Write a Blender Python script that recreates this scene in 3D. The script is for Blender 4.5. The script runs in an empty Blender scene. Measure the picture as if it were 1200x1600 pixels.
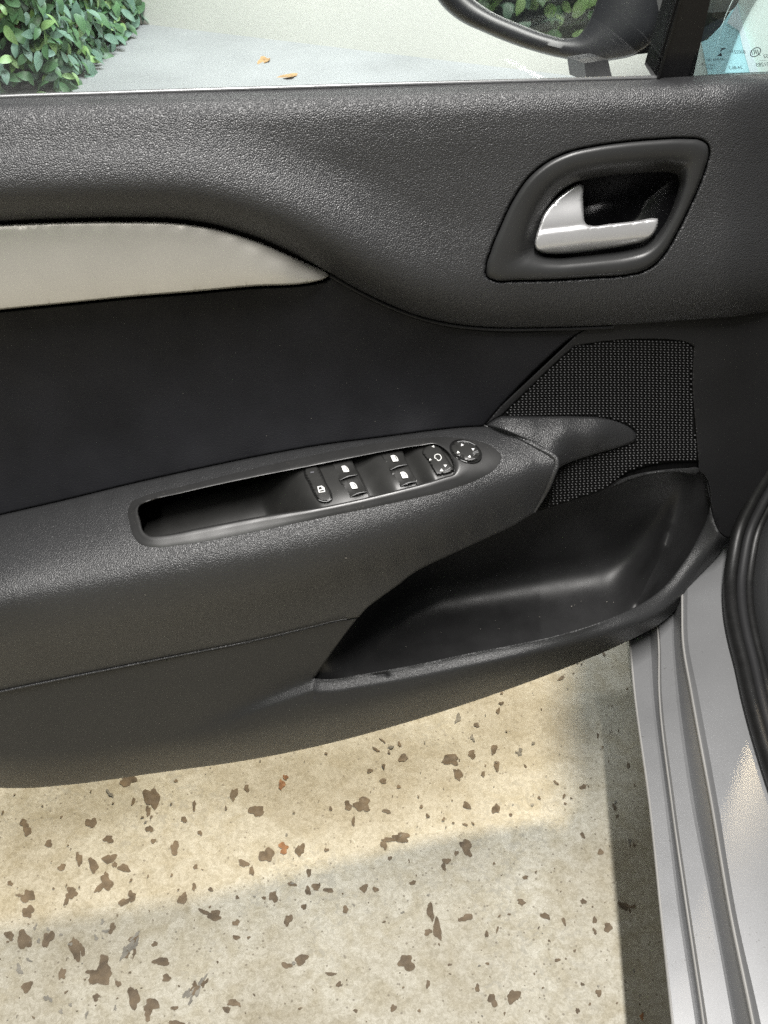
import bpy, math, random
import numpy as np
from mathutils import Vector
from mathutils.geometry import delaunay_2d_cdt

random.seed(7); np.random.seed(7)
SC = bpy.context.scene
COL = SC.collection

# ------------------------------------------------------------------ camera
PITCH, YAW, FOC = math.radians(40), math.radians(8), 1700.0     # focal length in pixels of the 1200 x 1600 photograph
CAM = np.array([0.0, -0.80, 1.20])
cd = bpy.data.cameras.new('camera'); cam = bpy.data.objects.new('camera', cd); COL.objects.link(cam)
cam.location = CAM; cam.rotation_euler = (math.pi/2 - PITCH, 0, -YAW)
cd.sensor_fit = 'VERTICAL'; cd.sensor_height = 32; cd.lens = 32*FOC/1600
cd.clip_start = 0.02; cd.clip_end = 60
SC.camera = cam

# ------------------------------------------------------------------ world, lamps, exposure
w = bpy.data.worlds.new('World'); SC.world = w; w.use_nodes = True
w.node_tree.nodes['Background'].inputs[0].default_value = (0.80, 0.86, 0.92, 1)
w.node_tree.nodes['Background'].inputs[1].default_value = 0.055

def lamp(name, kind, loc, aim, watt, col, **kw):
    d = bpy.data.lights.new(name, kind); d.energy = watt; d.color = col
    for k, v in kw.items(): setattr(d, k, v)
    o = bpy.data.objects.new(name, d); COL.objects.link(o); o.location = loc
    o.rotation_euler = (Vector(aim) - Vector(loc)).to_track_quat('-Z', 'Y').to_euler()
    return o
# strip light on the ceiling, running parallel to the car's sill
tube = lamp('ceiling_strip_lamp', 'AREA', (0.105, -0.56, 2.55), (0.105, -0.56, 0), 98, (1.0, 0.975, 0.94), shape='RECTANGLE', size=0.03, size_y=1.5)
tube.rotation_euler = (0, 0, -0.24)
t2 = lamp('hedge_fill_lamp', 'AREA', (-0.75, -1.65, 2.6), (-0.75, -1.65, 0), 24, (1.0, 0.97, 0.93), shape='RECTANGLE', size=0.10, size_y=1.5); t2.rotation_euler = (0, 0, -0.24)  # fill lamp added to brighten the hedge reflected in the side mirror
lamp('warm_lamp', 'SPOT', (1.02, 1.50, 2.45), (0.03, 0.10, 0.0), 360, (1.0, 0.81, 0.52), shadow_soft_size=0.10, spot_size=math.radians(25), spot_blend=0.5)
lamp('daylight_lamp', 'AREA', (0.9, 2.2, 2.9), (0.7, 3.0, 0.2), 125, (0.86, 0.94, 1.0), shape='RECTANGLE', size=2.0, size_y=1.0, spread=math.radians(120))
SC.view_settings.view_transform = 'Standard'; SC.view_settings.look = 'None'
SC.view_settings.exposure = 0; SC.view_settings.gamma = 1
SC.cycles.use_denoising = False
SC.cycles.caustics_reflective = False; SC.cycles.caustics_refractive = False; SC.cycles.sample_clamp_indirect = 3.0
SC.cycles.max_bounces = 8; SC.cycles.transparent_max_bounces = 12

# ------------------------------------------------------------------ from the photograph's pixels to the place
_F = np.array([math.sin(YAW)*math.cos(PITCH), math.cos(YAW)*math.cos(PITCH), -math.sin(PITCH)])
_R = np.array([math.cos(YAW), -math.sin(YAW), 0.0])
_U = np.array([math.sin(YAW)*math.sin(PITCH), math.cos(YAW)*math.sin(PITCH), math.cos(PITCH)])
def rays(p):
    p = np.atleast_2d(np.asarray(p, float))[:, :2]
    return _F*FOC + np.outer(p[:, 0]-600, _R) - np.outer(p[:, 1]-800, _U)
def onY(p, Y):                                    # the door stands in the plane y = 0: depth Y behind it
    d = rays(p); return CAM + d*((np.asarray(Y, float)-CAM[1])/d[:, 1])[:, None]
def onZ(p, Z):                                    # a height above the floor
    d = rays(p); return CAM + d*((np.asarray(Z, float)-CAM[2])/d[:, 2])[:, None]
def YofZ(px, py, Z): return float(onZ([(px, py)], [Z])[0][1])

# ------------------------------------------------------------------ curves
def zz(ox, oy, s, pts): return [(ox+x/s, oy+y/s) for x, y in pts]
def crv(pts, step=5.0, closed=False):
    P = np.asarray(pts, float); n = len(P)
    out = []
    segs = n if closed else n-1
    for i in range(segs):
        if closed: p0, p1, p2, p3 = P[i-1], P[i], P[(i+1) % n], P[(i+2) % n]
        else:
            p1, p2 = P[i], P[i+1]
            p0 = P[i-1] if i > 0 else 2*p1-p2
            p3 = P[i+2] if i+2 < n else 2*p2-p1
        d1 = max(np.linalg.norm(p2-p1), 1e-6); d0 = max(np.linalg.norm(p1-p0), 1e-6); d2 = max(np.linalg.norm(p3-p2), 1e-6)
        m1 = ((p1-p0)/d0*d1 + (p2-p1)/d1*d0)/(d0+d1)*d1
        m2 = ((p2-p1)/d1*d2 + (p3-p2)/d2*d1)/(d1+d2)*d1
        k = max(1, int(round(d1/step)))
        for j in range(k):
            t = j/k
            out.append((2*t**3-3*t*t+1)*p1 + (t**3-2*t*t+t)*m1 + (3*t*t-2*t**3)*p2 + (t**3-t*t)*m2)
    if not closed: out.append(P[-1])
    return np.array(out)
def join(*curves):
    out = []
    for c in curves:
        c = np.asarray(c, float)
        for p in c:
            if not out or np.linalg.norm(out[-1]-p) > 0.6: out.append(p)
    if np.linalg.norm(out[0]-out[-1]) < 0.6: out.pop()
    return np.array(out)
def resamp(c, n, closed=False):
    c = np.asarray(c, float)
    if closed: c = np.vstack([c, c[:1]])
    s = np.r_[0, np.cumsum(np.linalg.norm(np.diff(c, axis=0), axis=1))]
    t = np.linspace(0, s[-1], n, endpoint=not closed)
    return np.column_stack([np.interp(t, s, c[:, k]) for k in range(c.shape[1])])
def inside(P, poly):
    P = np.asarray(P, float); x, y = P[:, 0], P[:, 1]; r = np.zeros(len(P), bool)
    a = np.asarray(poly); b = np.roll(a, -1, axis=0)
    for (x1, y1), (x2, y2) in zip(a, b):
        if y1 == y2: continue
        m = ((y1 > y) != (y2 > y)) & (x < (x2-x1)*(y-y1)/(y2-y1)+x1)
        r ^= m
    return r
def edist(P, polys):
    P = np.asarray(P, float); best = np.full(len(P), 1e9)
    for poly in polys:
        a = np.asarray(poly, float); b = np.roll(a, -1, axis=0)
        for p, q in zip(a, b):
            d = q-p; L = max(d@d, 1e-9)
            t = np.clip(((P-p)@d)/L, 0, 1)
            best = np.minimum(best, np.hypot(P[:, 0]-p[0]-t*d[0], P[:, 1]-p[1]-t*d[1]))
    return best
def edist_open(P, c):
    best = np.full(len(P), 1e9)
    for p, q in zip(c[:-1], c[1:]):
        d = q-p; t = np.clip(((P-p)@d)/max(d@d, 1e-9), 0, 1); best = np.minimum(best, np.hypot(P[:, 0]-p[0]-t*d[0], P[:, 1]-p[1]-t*d[1]))
    return best
class TPS:                                        # a smooth depth over the photograph from a few measured points
    def __init__(s, pts, reg=2e-5):
        A = np.asarray(pts, float); s.p = A[:, :2]/1000; n = len(A)
        K = s.k(s.p, s.p) + reg*np.eye(n)
        Q = np.column_stack([np.ones(n), s.p])
        M = np.block([[K, Q], [Q.T, np.zeros((3, 3))]])
        s.w = np.linalg.lstsq(M, np.r_[A[:, 2], 0, 0, 0], rcond=None)[0]
    def k(s, a, b):
        r2 = ((a[:, None, :]-b[None, :, :])**2).sum(2)
        return 0.5*r2*np.log(r2+1e-12)
    def __call__(s, P):
        P = np.atleast_2d(np.asarray(P, float))[:, :2]/1000
        return s.k(P, s.p)@s.w[:-3] + np.column_stack([np.ones(len(P)), P])@s.w[-3:]
def sm(t): t = np.clip(t, 0, 1); return t*t*(3-2*t)

# ------------------------------------------------------------------ materials
MATS = {}
def mat(name, col, rough=0.5, metal=0.0, spec=0.5, grain=None, vary=0.0, vscale=12, fleck=0.0, coat=0.0, wear=None):
    m = bpy.data.materials.new(name); m.use_nodes = True; MATS[name] = m
    nt = m.node_tree; N = nt.nodes; L = nt.links; b = N['Principled BSDF']
    b.inputs['Base Color'].default_value = (*col, 1); b.inputs['Roughness'].default_value = rough
    b.inputs['Metallic'].default_value = metal; b.inputs['Specular IOR Level'].default_value = spec
    b.inputs['Coat Weight'].default_value = coat
    tc = N.new('ShaderNodeTexCoord')
    def noise(scale, detail=4, dist=0.0):
        n = N.new('ShaderNodeTexNoise'); n.inputs['Scale'].default_value = scale; n.inputs['Detail'].default_value = detail
        n.inputs['Distortion'].default_value = dist; L.new(tc.outputs['Object'], n.inputs['Vector']); return n
    def maprange(src, a, c, lo, hi):
        r = N.new('ShaderNodeMapRange'); r.inputs[1].default_value = a; r.inputs[2].default_value = c
        r.inputs[3].default_value = lo; r.inputs[4].default_value = hi; L.new(src, r.inputs[0]); return r.outputs[0]
    if vary or fleck or wear:
        mx = N.new('ShaderNodeMixRGB'); mx.blend_type = 'MULTIPLY'; mx.inputs[0].default_value = 1
        mx.inputs[1].default_value = (*col, 1)
        cur = maprange(noise(vscale, 6).outputs['Fac'], .3, .7, 1-vary, 1+vary)
        if fleck:
            fm = N.new('ShaderNodeMath'); fm.operation = 'MULTIPLY'; L.new(cur, fm.inputs[0])
            L.new(maprange(noise(2600, 1).outputs['Fac'], .3, .7, 1-fleck, 1+fleck), fm.inputs[1]); cur = fm.outputs[0]
        L.new(cur, mx.inputs[2]); top = mx.outputs[0]
        if wear:
            wx = N.new('ShaderNodeMixRGB'); L.new(top, wx.inputs[1]); wx.inputs[2].default_value = (*wear[0], 1)
            wm = N.new('ShaderNodeMath'); wm.operation = 'MULTIPLY'
            L.new(maprange(noise(wear[1], 5, 1.5).outputs['Fac'], wear[2], wear[2]+.12, 0, 1), wm.inputs[0])
            L.new(maprange(noise(14, 2).outputs['Fac'], .48, .62, 0, .8), wm.inputs[1])
            L.new(wm.outputs[0], wx.inputs[0]); top = wx.outputs[0]
        L.new(top, b.inputs['Base Color'])
        L.new(maprange(noise(vscale*2.3, 5).outputs['Fac'], .3, .7, rough*(1-vary*.5), min(1, rough*(1+vary*.5))), b.inputs['Roughness'])
    if grain:
        sc, st, dist, kind = grain
        bp = N.new('ShaderNodeBump'); bp.inputs['Strength'].default_value = st; bp.inputs['Distance'].default_value = dist
        if kind == 'leather':
            v = N.new('ShaderNodeTexVoronoi'); v.inputs['Scale'].default_value = sc; v.feature = 'SMOOTH_F1'; v.inputs['Smoothness'].default_value = .35
            ns = noise(sc*.45, 2)
            ad = N.new('ShaderNodeMixRGB'); ad.blend_type = 'ADD'; ad.inputs[0].default_value = .0007
            L.new(tc.outputs['Object'], ad.inputs[1]); L.new(ns.outputs['Color'], ad.inputs[2]); L.new(ad.outputs[0], v.inputs['Vector'])
            inv = N.new('ShaderNodeMath'); inv.operation = 'SUBTRACT'; inv.inputs[0].default_value = 1; L.new(v.outputs['Distance'], inv.inputs[1])
            s2 = N.new('ShaderNodeMath'); s2.operation = 'MULTIPLY_ADD'; L.new(noise(sc*.3, 3).outputs['Fac'], s2.inputs[0]); s2.inputs[1].default_value = .35
            L.new(inv.outputs[0], s2.inputs[2]); L.new(s2.outputs[0], bp.inputs['Height'])
        else:
            L.new(noise(sc, 3).outputs['Fac'], bp.inputs['Height'])
        L.new(bp.outputs[0], b.inputs['Normal'])
    return m
mat('leather_grain_plastic', (.0325, .0332, .0355), .42, grain=(980, 1.0, .0006, 'leather'), vary=.12, vscale=9, spec=.75)
mat('armrest_plastic', (.0280, .0285, .0298), .40, grain=(1100, .9, .0005, 'leather'), vary=.12, vscale=9, spec=.75)
mat('lower_plastic', (.0245, .0250, .0258), .44, grain=(1100, .7, .0004, 'leather'), vary=.10, vscale=7)
mat('insert_vinyl', (.014, .0142, .0170), .60, grain=(900, .7, .0005, 'noise'), vary=.25, vscale=16, spec=.3)
mat('carrier_plastic', (.016, .016, .017), .55, grain=(1200, .3, .0003, 'noise'), vary=.15, vscale=8, spec=.4)
mat('grille_plastic', (.030, .030, .031), .45, spec=.5)
mat('pocket_plastic', (.016, .016, .0165), .42, grain=(1300, .35, .0003, 'noise'), vary=.25, vscale=22, spec=.45)
mat('bezel_plastic', (.030, .0305, .031), .38, grain=(1500, .25, .0002, 'noise'), vary=.12, vscale=20)
mat('switch_bezel_plastic', (.024, .024, .024), .40, spec=1.0, grain=(1500, .15, .0002, 'noise'), vary=.15, vscale=30, wear=((.10, .092, .080), 520, .60))
mat('switch_plastic', (.027, .027, .026), .38, grain=(1500, .15, .0002, 'noise'), vary=.15, vscale=40)
mat('lint', (.34, .32, .28), .9)
mat('gloss_black', (.006, .006, .007), .36)
mat('mirror_shell_black', (.020, .021, .024), .38, grain=(1200, .2, .0003, 'noise'))
mat('outer_concrete', (.33, .325, .315), .6, grain=(90, .2, .002, 'noise'), vary=.16, vscale=2.2)
mat('matte_black', (.004, .004, .004), .7, spec=.2)
mat('satin_silver_and_glint', (.74, .74, .75), .36, metal=.68, vary=.04, vscale=30)  # also colours the painted glints on the switches
mat('champagne_silver', (.57, .55, .50), .38, metal=.4, vary=.04, vscale=20, fleck=.10)
mat('car_silver', (.285, .288, .294), .36, metal=.55, vary=.07, vscale=10, fleck=.12, wear=((.09, .085, .075), 340, .63))
mat('seam_grey', (.26, .255, .245), .6, vary=.1)
mat('rubber', (.008, .008, .008), .45, grain=(700, .2, .0003, 'noise'), vary=.2, vscale=40)
mat('print_white', (.80, .80, .78), .5)
mat('print_grey', (.10, .10, .11), .6)
mat('print_dark', (.015, .02, .03), .6)
mat('wall_paint', (.80, .78, .70), .7, grain=(60, .2, .002, 'noise'), vary=.07, vscale=1.6)
mat('chip_brown', (.130, .096, .060), .75, vary=.4, vscale=60)
mat('chip_grey', (.20, .185, .155), .75, vary=.3, vscale=60)
mat('chip_rust', (.26, .13, .06), .8, vary=.4, vscale=90)
mat('board_blue', (.60, .90, .94), .5, vary=.05)
mat('board_white', (.85, .88, .88), .5, vary=.05)
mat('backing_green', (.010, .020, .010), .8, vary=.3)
mat('dry_leaf', (.42, .25, .11), .7, vary=.3, vscale=80)
mat('mirror_silver', (.86, .88, .87), .015, metal=1.0)

def glass(name, tint, refl):
    m = bpy.data.materials.new(name); m.use_nodes = True; MATS[name] = m
    nt = m.node_tree; N = nt.nodes; L = nt.links
    for n in list(N):
        if n.type != 'OUTPUT_MATERIAL': N.remove(n)
    out = [n for n in N if n.type == 'OUTPUT_MATERIAL'][0]
    tr = N.new('ShaderNodeBsdfTransparent'); tr.inputs[0].default_value = (*tint, 1)
    gl = N.new('ShaderNodeBsdfGlossy'); gl.inputs['Roughness'].default_value = .02
    fr = N.new('ShaderNodeFresnel'); fr.inputs[0].default_value = 1.45
    mu = N.new('ShaderNodeMath'); mu.operation = 'MULTIPLY'; mu.inputs[1].default_value = refl; L.new(fr.outputs[0], mu.inputs[0])
    mx = N.new('ShaderNodeMixShader'); L.new(mu.outputs[0], mx.inputs[0]); L.new(tr.outputs[0], mx.inputs[1]); L.new(gl.outputs[0], mx.inputs[2])
    L.new(mx.outputs[0], out.inputs[0])
glass('window_glass', (.97, .985, .975), .6)
glass('quarter_glass', (.90, .985, .985), .7)

def floor_mat():
    m = bpy.data.materials.new('painted_concrete'); m.use_nodes = True; MATS['painted_concrete'] = m
    nt = m.node_tree; N = nt.nodes; L = nt.links; b = N['Principled BSDF']
    tc = N.new('ShaderNodeTexCoord')
    def noise(scale, detail=5, dist=0):
        n = N.new('ShaderNodeTexNoise'); n.inputs['Scale'].default_value = scale; n.inputs['Detail'].default_value = detail
        n.inputs['Distortion'].default_value = dist; L.new(tc.outputs['Object'], n.inputs['Vector']); return n.outputs['Fac']
    def ramp(src, stops):
        r = N.new('ShaderNodeValToRGB'); e = r.color_ramp.elements
        e[0].position, e[0].color = stops[0][0], (*stops[0][1], 1); e[1].position, e[1].color = stops[-1][0], (*stops[-1][1], 1)
        L.new(src, r.inputs[0]); return r.outputs[0]
    def mix(f, a, c, mode='MIX'):
        x = N.new('ShaderNodeMixRGB'); x.blend_type = mode
        for i, v in zip((0, 1, 2), (f, a, c)):
            if isinstance(v, (int, float)): x.inputs[i].default_value = v
            elif isinstance(v, tuple): x.inputs[i].default_value = (*v, 1)
            else: L.new(v, x.inputs[i])
        return x.outputs[0]
    base = ramp(noise(5, 6), [(.28, (.37, .338, .272)), (.66, (.535, .512, .445))])
    fine = ramp(noise(160, 6, 1.0), [(.30, (.70, .68, .62)), (.62, (1.04, 1.04, 1.03))])
    c = mix(.8, base, fine, 'MULTIPLY')
    c = mix(.7, c, ramp(noise(34, 5, .6), [(.34, (.80, .76, .66)), (.60, (1.03, 1.03, 1.02))]), 'MULTIPLY')
    fine2 = ramp(noise(520, 3, .5), [(.30, (.78, .77, .73)), (.6, (1.02, 1.02, 1.02))])
    c = mix(.8, c, fine2, 'MULTIPLY')
    # worn blotches where the paint thinned to bare cement
    sp = N.new('ShaderNodeMapRange'); L.new(noise(95, 4, 1.2), sp.inputs[0]); sp.inputs[1].default_value = .555; sp.inputs[2].default_value = .585
    rg = N.new('ShaderNodeMapRange'); L.new(noise(5.5, 2), rg.inputs[0]); rg.inputs[1].default_value = .50; rg.inputs[2].default_value = .60
    mm = N.new('ShaderNodeMath'); mm.operation = 'MULTIPLY'; L.new(sp.outputs[0], mm.inputs[0]); L.new(rg.outputs[0], mm.inputs[1])
    m2 = N.new('ShaderNodeMath'); m2.operation = 'MULTIPLY'; L.new(mm.outputs[0], m2.inputs[0]); m2.inputs[1].default_value = .45
    c = mix(m2.outputs[0], c, (.30, .285, .24))
    # tiny dark specks
    v = N.new('ShaderNodeTexVoronoi'); v.inputs['Scale'].default_value = 120; L.new(tc.outputs['Object'], v.inputs['Vector'])
    s = N.new('ShaderNodeMath'); s.operation = 'LESS_THAN'; s.inputs[1].default_value = .17; L.new(v.outputs['Distance'], s.inputs[0])
    s3 = N.new('ShaderNodeMath'); s3.operation = 'GREATER_THAN'; s3.inputs[1].default_value = .55; L.new(v.outputs['Color'], s3.inputs[0])
    s4 = N.new('ShaderNodeMath'); s4.operation = 'MULTIPLY'; L.new(s.outputs[0], s4.inputs[0]); L.new(s3.outputs[0], s4.inputs[1])
    s5 = N.new('ShaderNodeMath'); s5.operation = 'MULTIPLY'; s5.inputs[1].default_value = .7; L.new(s4.outputs[0], s5.inputs[0])
    c = mix(s5.outputs[0], c, (.16, .135, .10))
    L.new(c, b.inputs['Base Color']); b.inputs['Roughness'].default_value = .55; b.inputs['Specular IOR Level'].default_value = .35
    bp = N.new('ShaderNodeBump'); bp.inputs['Strength'].default_value = .35; bp.inputs['Distance'].default_value = .001
    L.new(noise(240, 4), bp.inputs['Height']); L.new(bp.outputs[0], b.inputs['Normal'])
floor_mat()
def leaf_mat(name, c1, c2):
    m = bpy.data.materials.new(name); m.use_nodes = True; MATS[name] = m
    nt = m.node_tree; N = nt.nodes; L = nt.links; b = N['Principled BSDF']
    oi = N.new('ShaderNodeTexCoord'); n = N.new('ShaderNodeTexNoise'); n.inputs['Scale'].default_value = 22; n.inputs['Detail'].default_value = 3
    L.new(oi.outputs['Object'], n.inputs['Vector'])
    r = N.new('ShaderNodeValToRGB'); r.color_ramp.elements[0].color = (*c1, 1); r.color_ramp.elements[1].color = (*c2, 1)
    r.color_ramp.elements[0].position = .35; r.color_ramp.elements[1].position = .65
    L.new(n.outputs['Fac'], r.inputs[0]); L.new(r.outputs[0], b.inputs['Base Color'])
    b.inputs['Roughness'].default_value = .42; b.inputs['Subsurface Weight'].default_value = 0
leaf_mat('leaf_green', (.050, .110, .050), (.105, .21, .085))
leaf_mat('leaf_light', (.17, .32, .08), (.34, .48, .22))
leaf_mat('leaf_grey_green', (.09, .17, .12), (.19, .29, .21))
leaf_mat('leaf_reddish', (.16, .09, .055), (.24, .17, .09))

# ------------------------------------------------------------------ meshes
def thing(name, label, cat, loc=(0, 0, 0), group=None):
    o = bpy.data.objects.new(name, None); COL.objects.link(o); o.location = loc
    o['label'] = label; o['category'] = cat
    if group: o['group'] = group
    return o
def tag(o, label=None, cat=None, group=None, kind=None):
    for k, v in (('label', label), ('category', cat), ('group', group), ('kind', kind)):
        if v: o[k] = v
    return o
class Geo:
    def __init__(s): s.v = []; s.f = []; s.m = []; s.n = 0; s.mats = []
    def mi(s, m):
        if m not in s.mats: s.mats.append(m)
        return s.mats.index(m)
    def add(s, V, F, m):
        k = s.mi(m); V = np.asarray(V, float); s.v.append(V)
        for f in F: s.f.append(tuple(int(i)+s.n for i in f)); s.m.append(k)
        s.n += len(V); return s
    def build(s, name, parent=None, smooth=40):
        V = np.vstack(s.v); off = np.zeros(3); p = parent
        while p is not None: off += np.array(p.location); p = p.parent
        me = bpy.data.meshes.new(name); me.from_pydata((V-off).tolist(), [], s.f); me.update()
        for m in s.mats: me.materials.append(MATS[m])
        me.polygons.foreach_set('material_index', s.m)
        me.polygons.foreach_set('use_smooth', [True]*len(s.f))
        if smooth: me.set_sharp_from_angle(angle=math.radians(smooth))
        o = bpy.data.objects.new(name, me); COL.objects.link(o); o.parent = parent
        return o
def fix(V, F):                                     # faces turned towards the camera
    V = np.asarray(V); out = []
    for f in F:
        a, b, c = V[f[0]], V[f[1]], V[f[2]]
        out.append(tuple(f) if np.dot(np.cross(b-a, c-a), CAM-a) > 0 else tuple(f)[::-1])
    return out
def sheet(g, outline, surf, m, holes=(), step=8.0, roll=(0, 0), skirt=.008, lift=0.0, extra=None, hole_roll=None):
    """A moulded piece: outline and holes as traced, depth from surf, edges rolled over by roll = (pixels, metres), a real thickness behind."""
    outline = np.asarray(outline, float); holes = [np.asarray(h, float) for h in holes]
    polys = [outline]+holes
    lo, hi = outline.min(0), outline.max(0)
    gx, gy = np.meshgrid(np.arange(lo[0], hi[0], step), np.arange(lo[1], hi[1], step))
    pts = np.column_stack([gx.ravel(), gy.ravel()])
    pts[:, 0] += ((np.arange(gx.shape[0]) % 2)*step/2).repeat(gx.shape[1])
    ok = inside(pts, outline)
    for h in holes: ok &= ~inside(pts, h)
    pts = pts[ok]; ed = edist(pts, polys)
    W = roll[0]
    pts = pts[ed > (max(W*1.15, step*.5) if W else step*.5)]
    if W:
        for fr in (.12, .3, .55, .8, 1.08):
            for poly in polys:
                q = resamp(poly, max(8, int(np.linalg.norm(np.diff(np.vstack([poly, poly[:1]]), axis=0), axis=1).sum()/5)), True)
                t = np.roll(q, -1, axis=0)-np.roll(q, 1, axis=0); t /= np.linalg.norm(t, axis=1)[:, None]+1e-9
                for sgn in (1, -1):
                    r = q + sgn*W*fr*np.column_stack([-t[:, 1], t[:, 0]])
                    k = inside(r, outline)
                    for h in holes: k &= ~inside(r, h)
                    r = r[k]
                    if len(r):
                        e = edist(r, polys); pts = np.vstack([pts, r[e > W*fr*.9]])
    if extra is not None:
        x_ = extra[inside(extra, outline)]; x_ = x_[edist(x_, polys) > max(W, 2)]
        near = np.array([np.min(np.hypot(*(x_-p).T)) for p in pts]); pts = np.vstack([pts[near > 3.2], x_])
    allp = np.vstack(polys+[pts]); edges = []; k = 0
    for p in polys:
        edges += [(k+i, k+(i+1) % len(p)) for i in range(len(p))]; k += len(p)
    vs, es, fs, ov, oe, of = delaunay_2d_cdt([Vector((float(a), float(b))) for a, b in allp], edges, [], 0, 1e-4)
    q = np.array([(v.x, v.y) for v in vs]); T = np.array([f for f in fs if len(f) == 3])
    cen = q[T].mean(1); ok = inside(cen, outline)
    for h in holes: ok &= ~inside(cen, h)
    T = T[ok]
    Y = surf(q)-lift
    if W:
        e = edist(q, [outline] if hole_roll is False else polys); t = np.clip(1-e/W, 0, 1)
        Y = Y + roll[1]*(1-np.sqrt(np.maximum(0, 1-t*t)))
    V = onY(q, Y)
    F = fix(V, T)
    # thickness: walls behind every free edge
    cnt = {}
    for f in F:
        for a, b in zip(f, f[1:]+f[:1]): cnt[(a, b)] = 1
    rim = [(a, b) for (a, b) in cnt if (b, a) not in cnt]
    if skirt:
        D = rays(q); D /= np.linalg.norm(D, axis=1)[:, None]
        idx = sorted({i for e in rim for i in e}); mp = {i: len(V)+j for j, i in enumerate(idx)}
        V = np.vstack([V, V[idx]+D[idx]*skirt])
        F = list(F)+[(b, a, mp[a], mp[b]) for a, b in rim]
    g.add(V, F, m); return g
def ring(g, outer, inner, prof, surf, m, n=200):
    """A frame between two traced loops; prof = [(t from outer to inner, depth behind surf)]."""
    A, Bd = resamp(outer, n, True), resamp(inner, 2400, True)
    if (np.cross(A-A.mean(0), np.roll(A, -1, axis=0)-A).sum() > 0) != (np.cross(Bd-Bd.mean(0), np.roll(Bd, -1, axis=0)-Bd).sum() > 0): Bd = Bd[::-1]
    k = np.array([int(np.argmin(((Bd-p)**2).sum(1))) for p in A]); st = int(np.argmin(np.sqrt(((Bd[k]-A)**2).sum(1))))
    A = np.roll(A, -st, axis=0); k = np.roll(k, -st); k = (k-k[0]) % 2400; k[k > 2300] = 0 if True else k[k > 2300]
    tail = np.arange(n) > n*.8; k = np.where((k == 0) & tail, 2399, k); k = np.maximum.accumulate(k).astype(float)
    kk = np.r_[k[-6:]-2400, k, k[:6]+2400]; k = np.convolve(kk, np.ones(13)/13, 'valid')
    i0 = int(np.argmin(((Bd-A[0])**2).sum(1))); B = Bd[(np.round(k).astype(int)+i0) % 2400]
    rows = []
    base = surf(A)
    for t, dy in prof:
        q = A*(1-t)+B*t; rows.append(onY(q, surf(q)+dy))
    V = np.vstack(rows); F = []
    for i in range(len(prof)-1):
        for j in range(n):
            k = (j+1) % n; F.append((i*n+j, i*n+k, (i+1)*n+k, (i+1)*n+j))
    g.add(V, fix(V, F), m); return g
def tube(g, path, r, m, sides=10, flat=1.0):
    P = np.asarray(path, float); n = len(P); V = []
    for i in range(n):
        t = P[min(i+1, n-1)]-P[max(i-1, 0)]; t /= np.linalg.norm(t)
        a = np.cross(t, (0, 0, 1)); a /= np.linalg.norm(a)+1e-9; b = np.cross(a, t)
        rr = r[i] if hasattr(r, '__len__') else r
        for j in range(sides):
            th = 2*math.pi*j/sides; V.append(P[i]+rr*(math.cos(th)*a+flat*math.sin(th)*b))
    F = [(i*sides+j, i*sides+(j+1) % sides, (i+1)*sides+(j+1) % sides, (i+1)*sides+j) for i in range(n-1) for j in range(sides)]
    F += [tuple(range(sides))[::-1], tuple((n-1)*sides+j for j in range(sides))]
    g.add(V, F, m); return g
def loft(g, rows, m):
    rows = [np.asarray(r, float) for r in rows]; n = len(rows[0]); V = np.vstack(rows); F = []
    for i in range(len(rows)-1):
        for j in range(n-1): F.append((i*n+j, i*n+j+1, (i+1)*n+j+1, (i+1)*n+j))
    g.add(V, fix(V, F), m); return g
def slab(g, poly3, vec, m):                        # a planar outline with thickness along vec
    P = np.asarray(poly3, float); n = len(P); V = np.vstack([P, P+np.asarray(vec)])
    F = [tuple(range(n)), tuple(range(n, 2*n))[::-1]]+[(i, (i+1) % n, n+(i+1) % n, n+i)[::-1] for i in range(n)]
    g.add(V, F, m); return g

# ================================================================== THE SETTING
# floor
g = Geo(); S = 9
g.add([(-S, -S, 0), (S, -S, 0), (S, S, 0), (-S, S, 0)], [(0, 1, 2, 3)], 'painted_concrete')
floor = tag(g.build('floor'), kind='structure')
g = Geo(); g.add([(-S, 1.0, .004), (S, 1.0, .004), (S, S, .004), (-S, S, .004)], [(0, 1, 2, 3)], 'outer_concrete'); tag(g.build('pavement'), kind='structure')
def chip_poly(cx, cy, wx, wy, rot, seed, rough=.3):
    r = random.Random(seed); n = max(7, min(22, int((wx+wy)*.5)+5)); out = []
    ph = [r.uniform(0, 6.28) for _ in range(4)]
    for i in range(n):
        a = 2*math.pi*i/n
        k = 1+rough*(.5*math.sin(2*a+ph[0])+.45*math.sin(3*a+ph[1])+.35*math.sin(5*a+ph[2]))+r.uniform(-.09, .09)
        x, y = .5*wx*k*math.cos(a), .5*wy*k*math.sin(a)
        out.append((cx+x*math.cos(rot)-y*math.sin(rot), cy+x*math.sin(rot)+y*math.cos(rot)))
    return out
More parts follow.
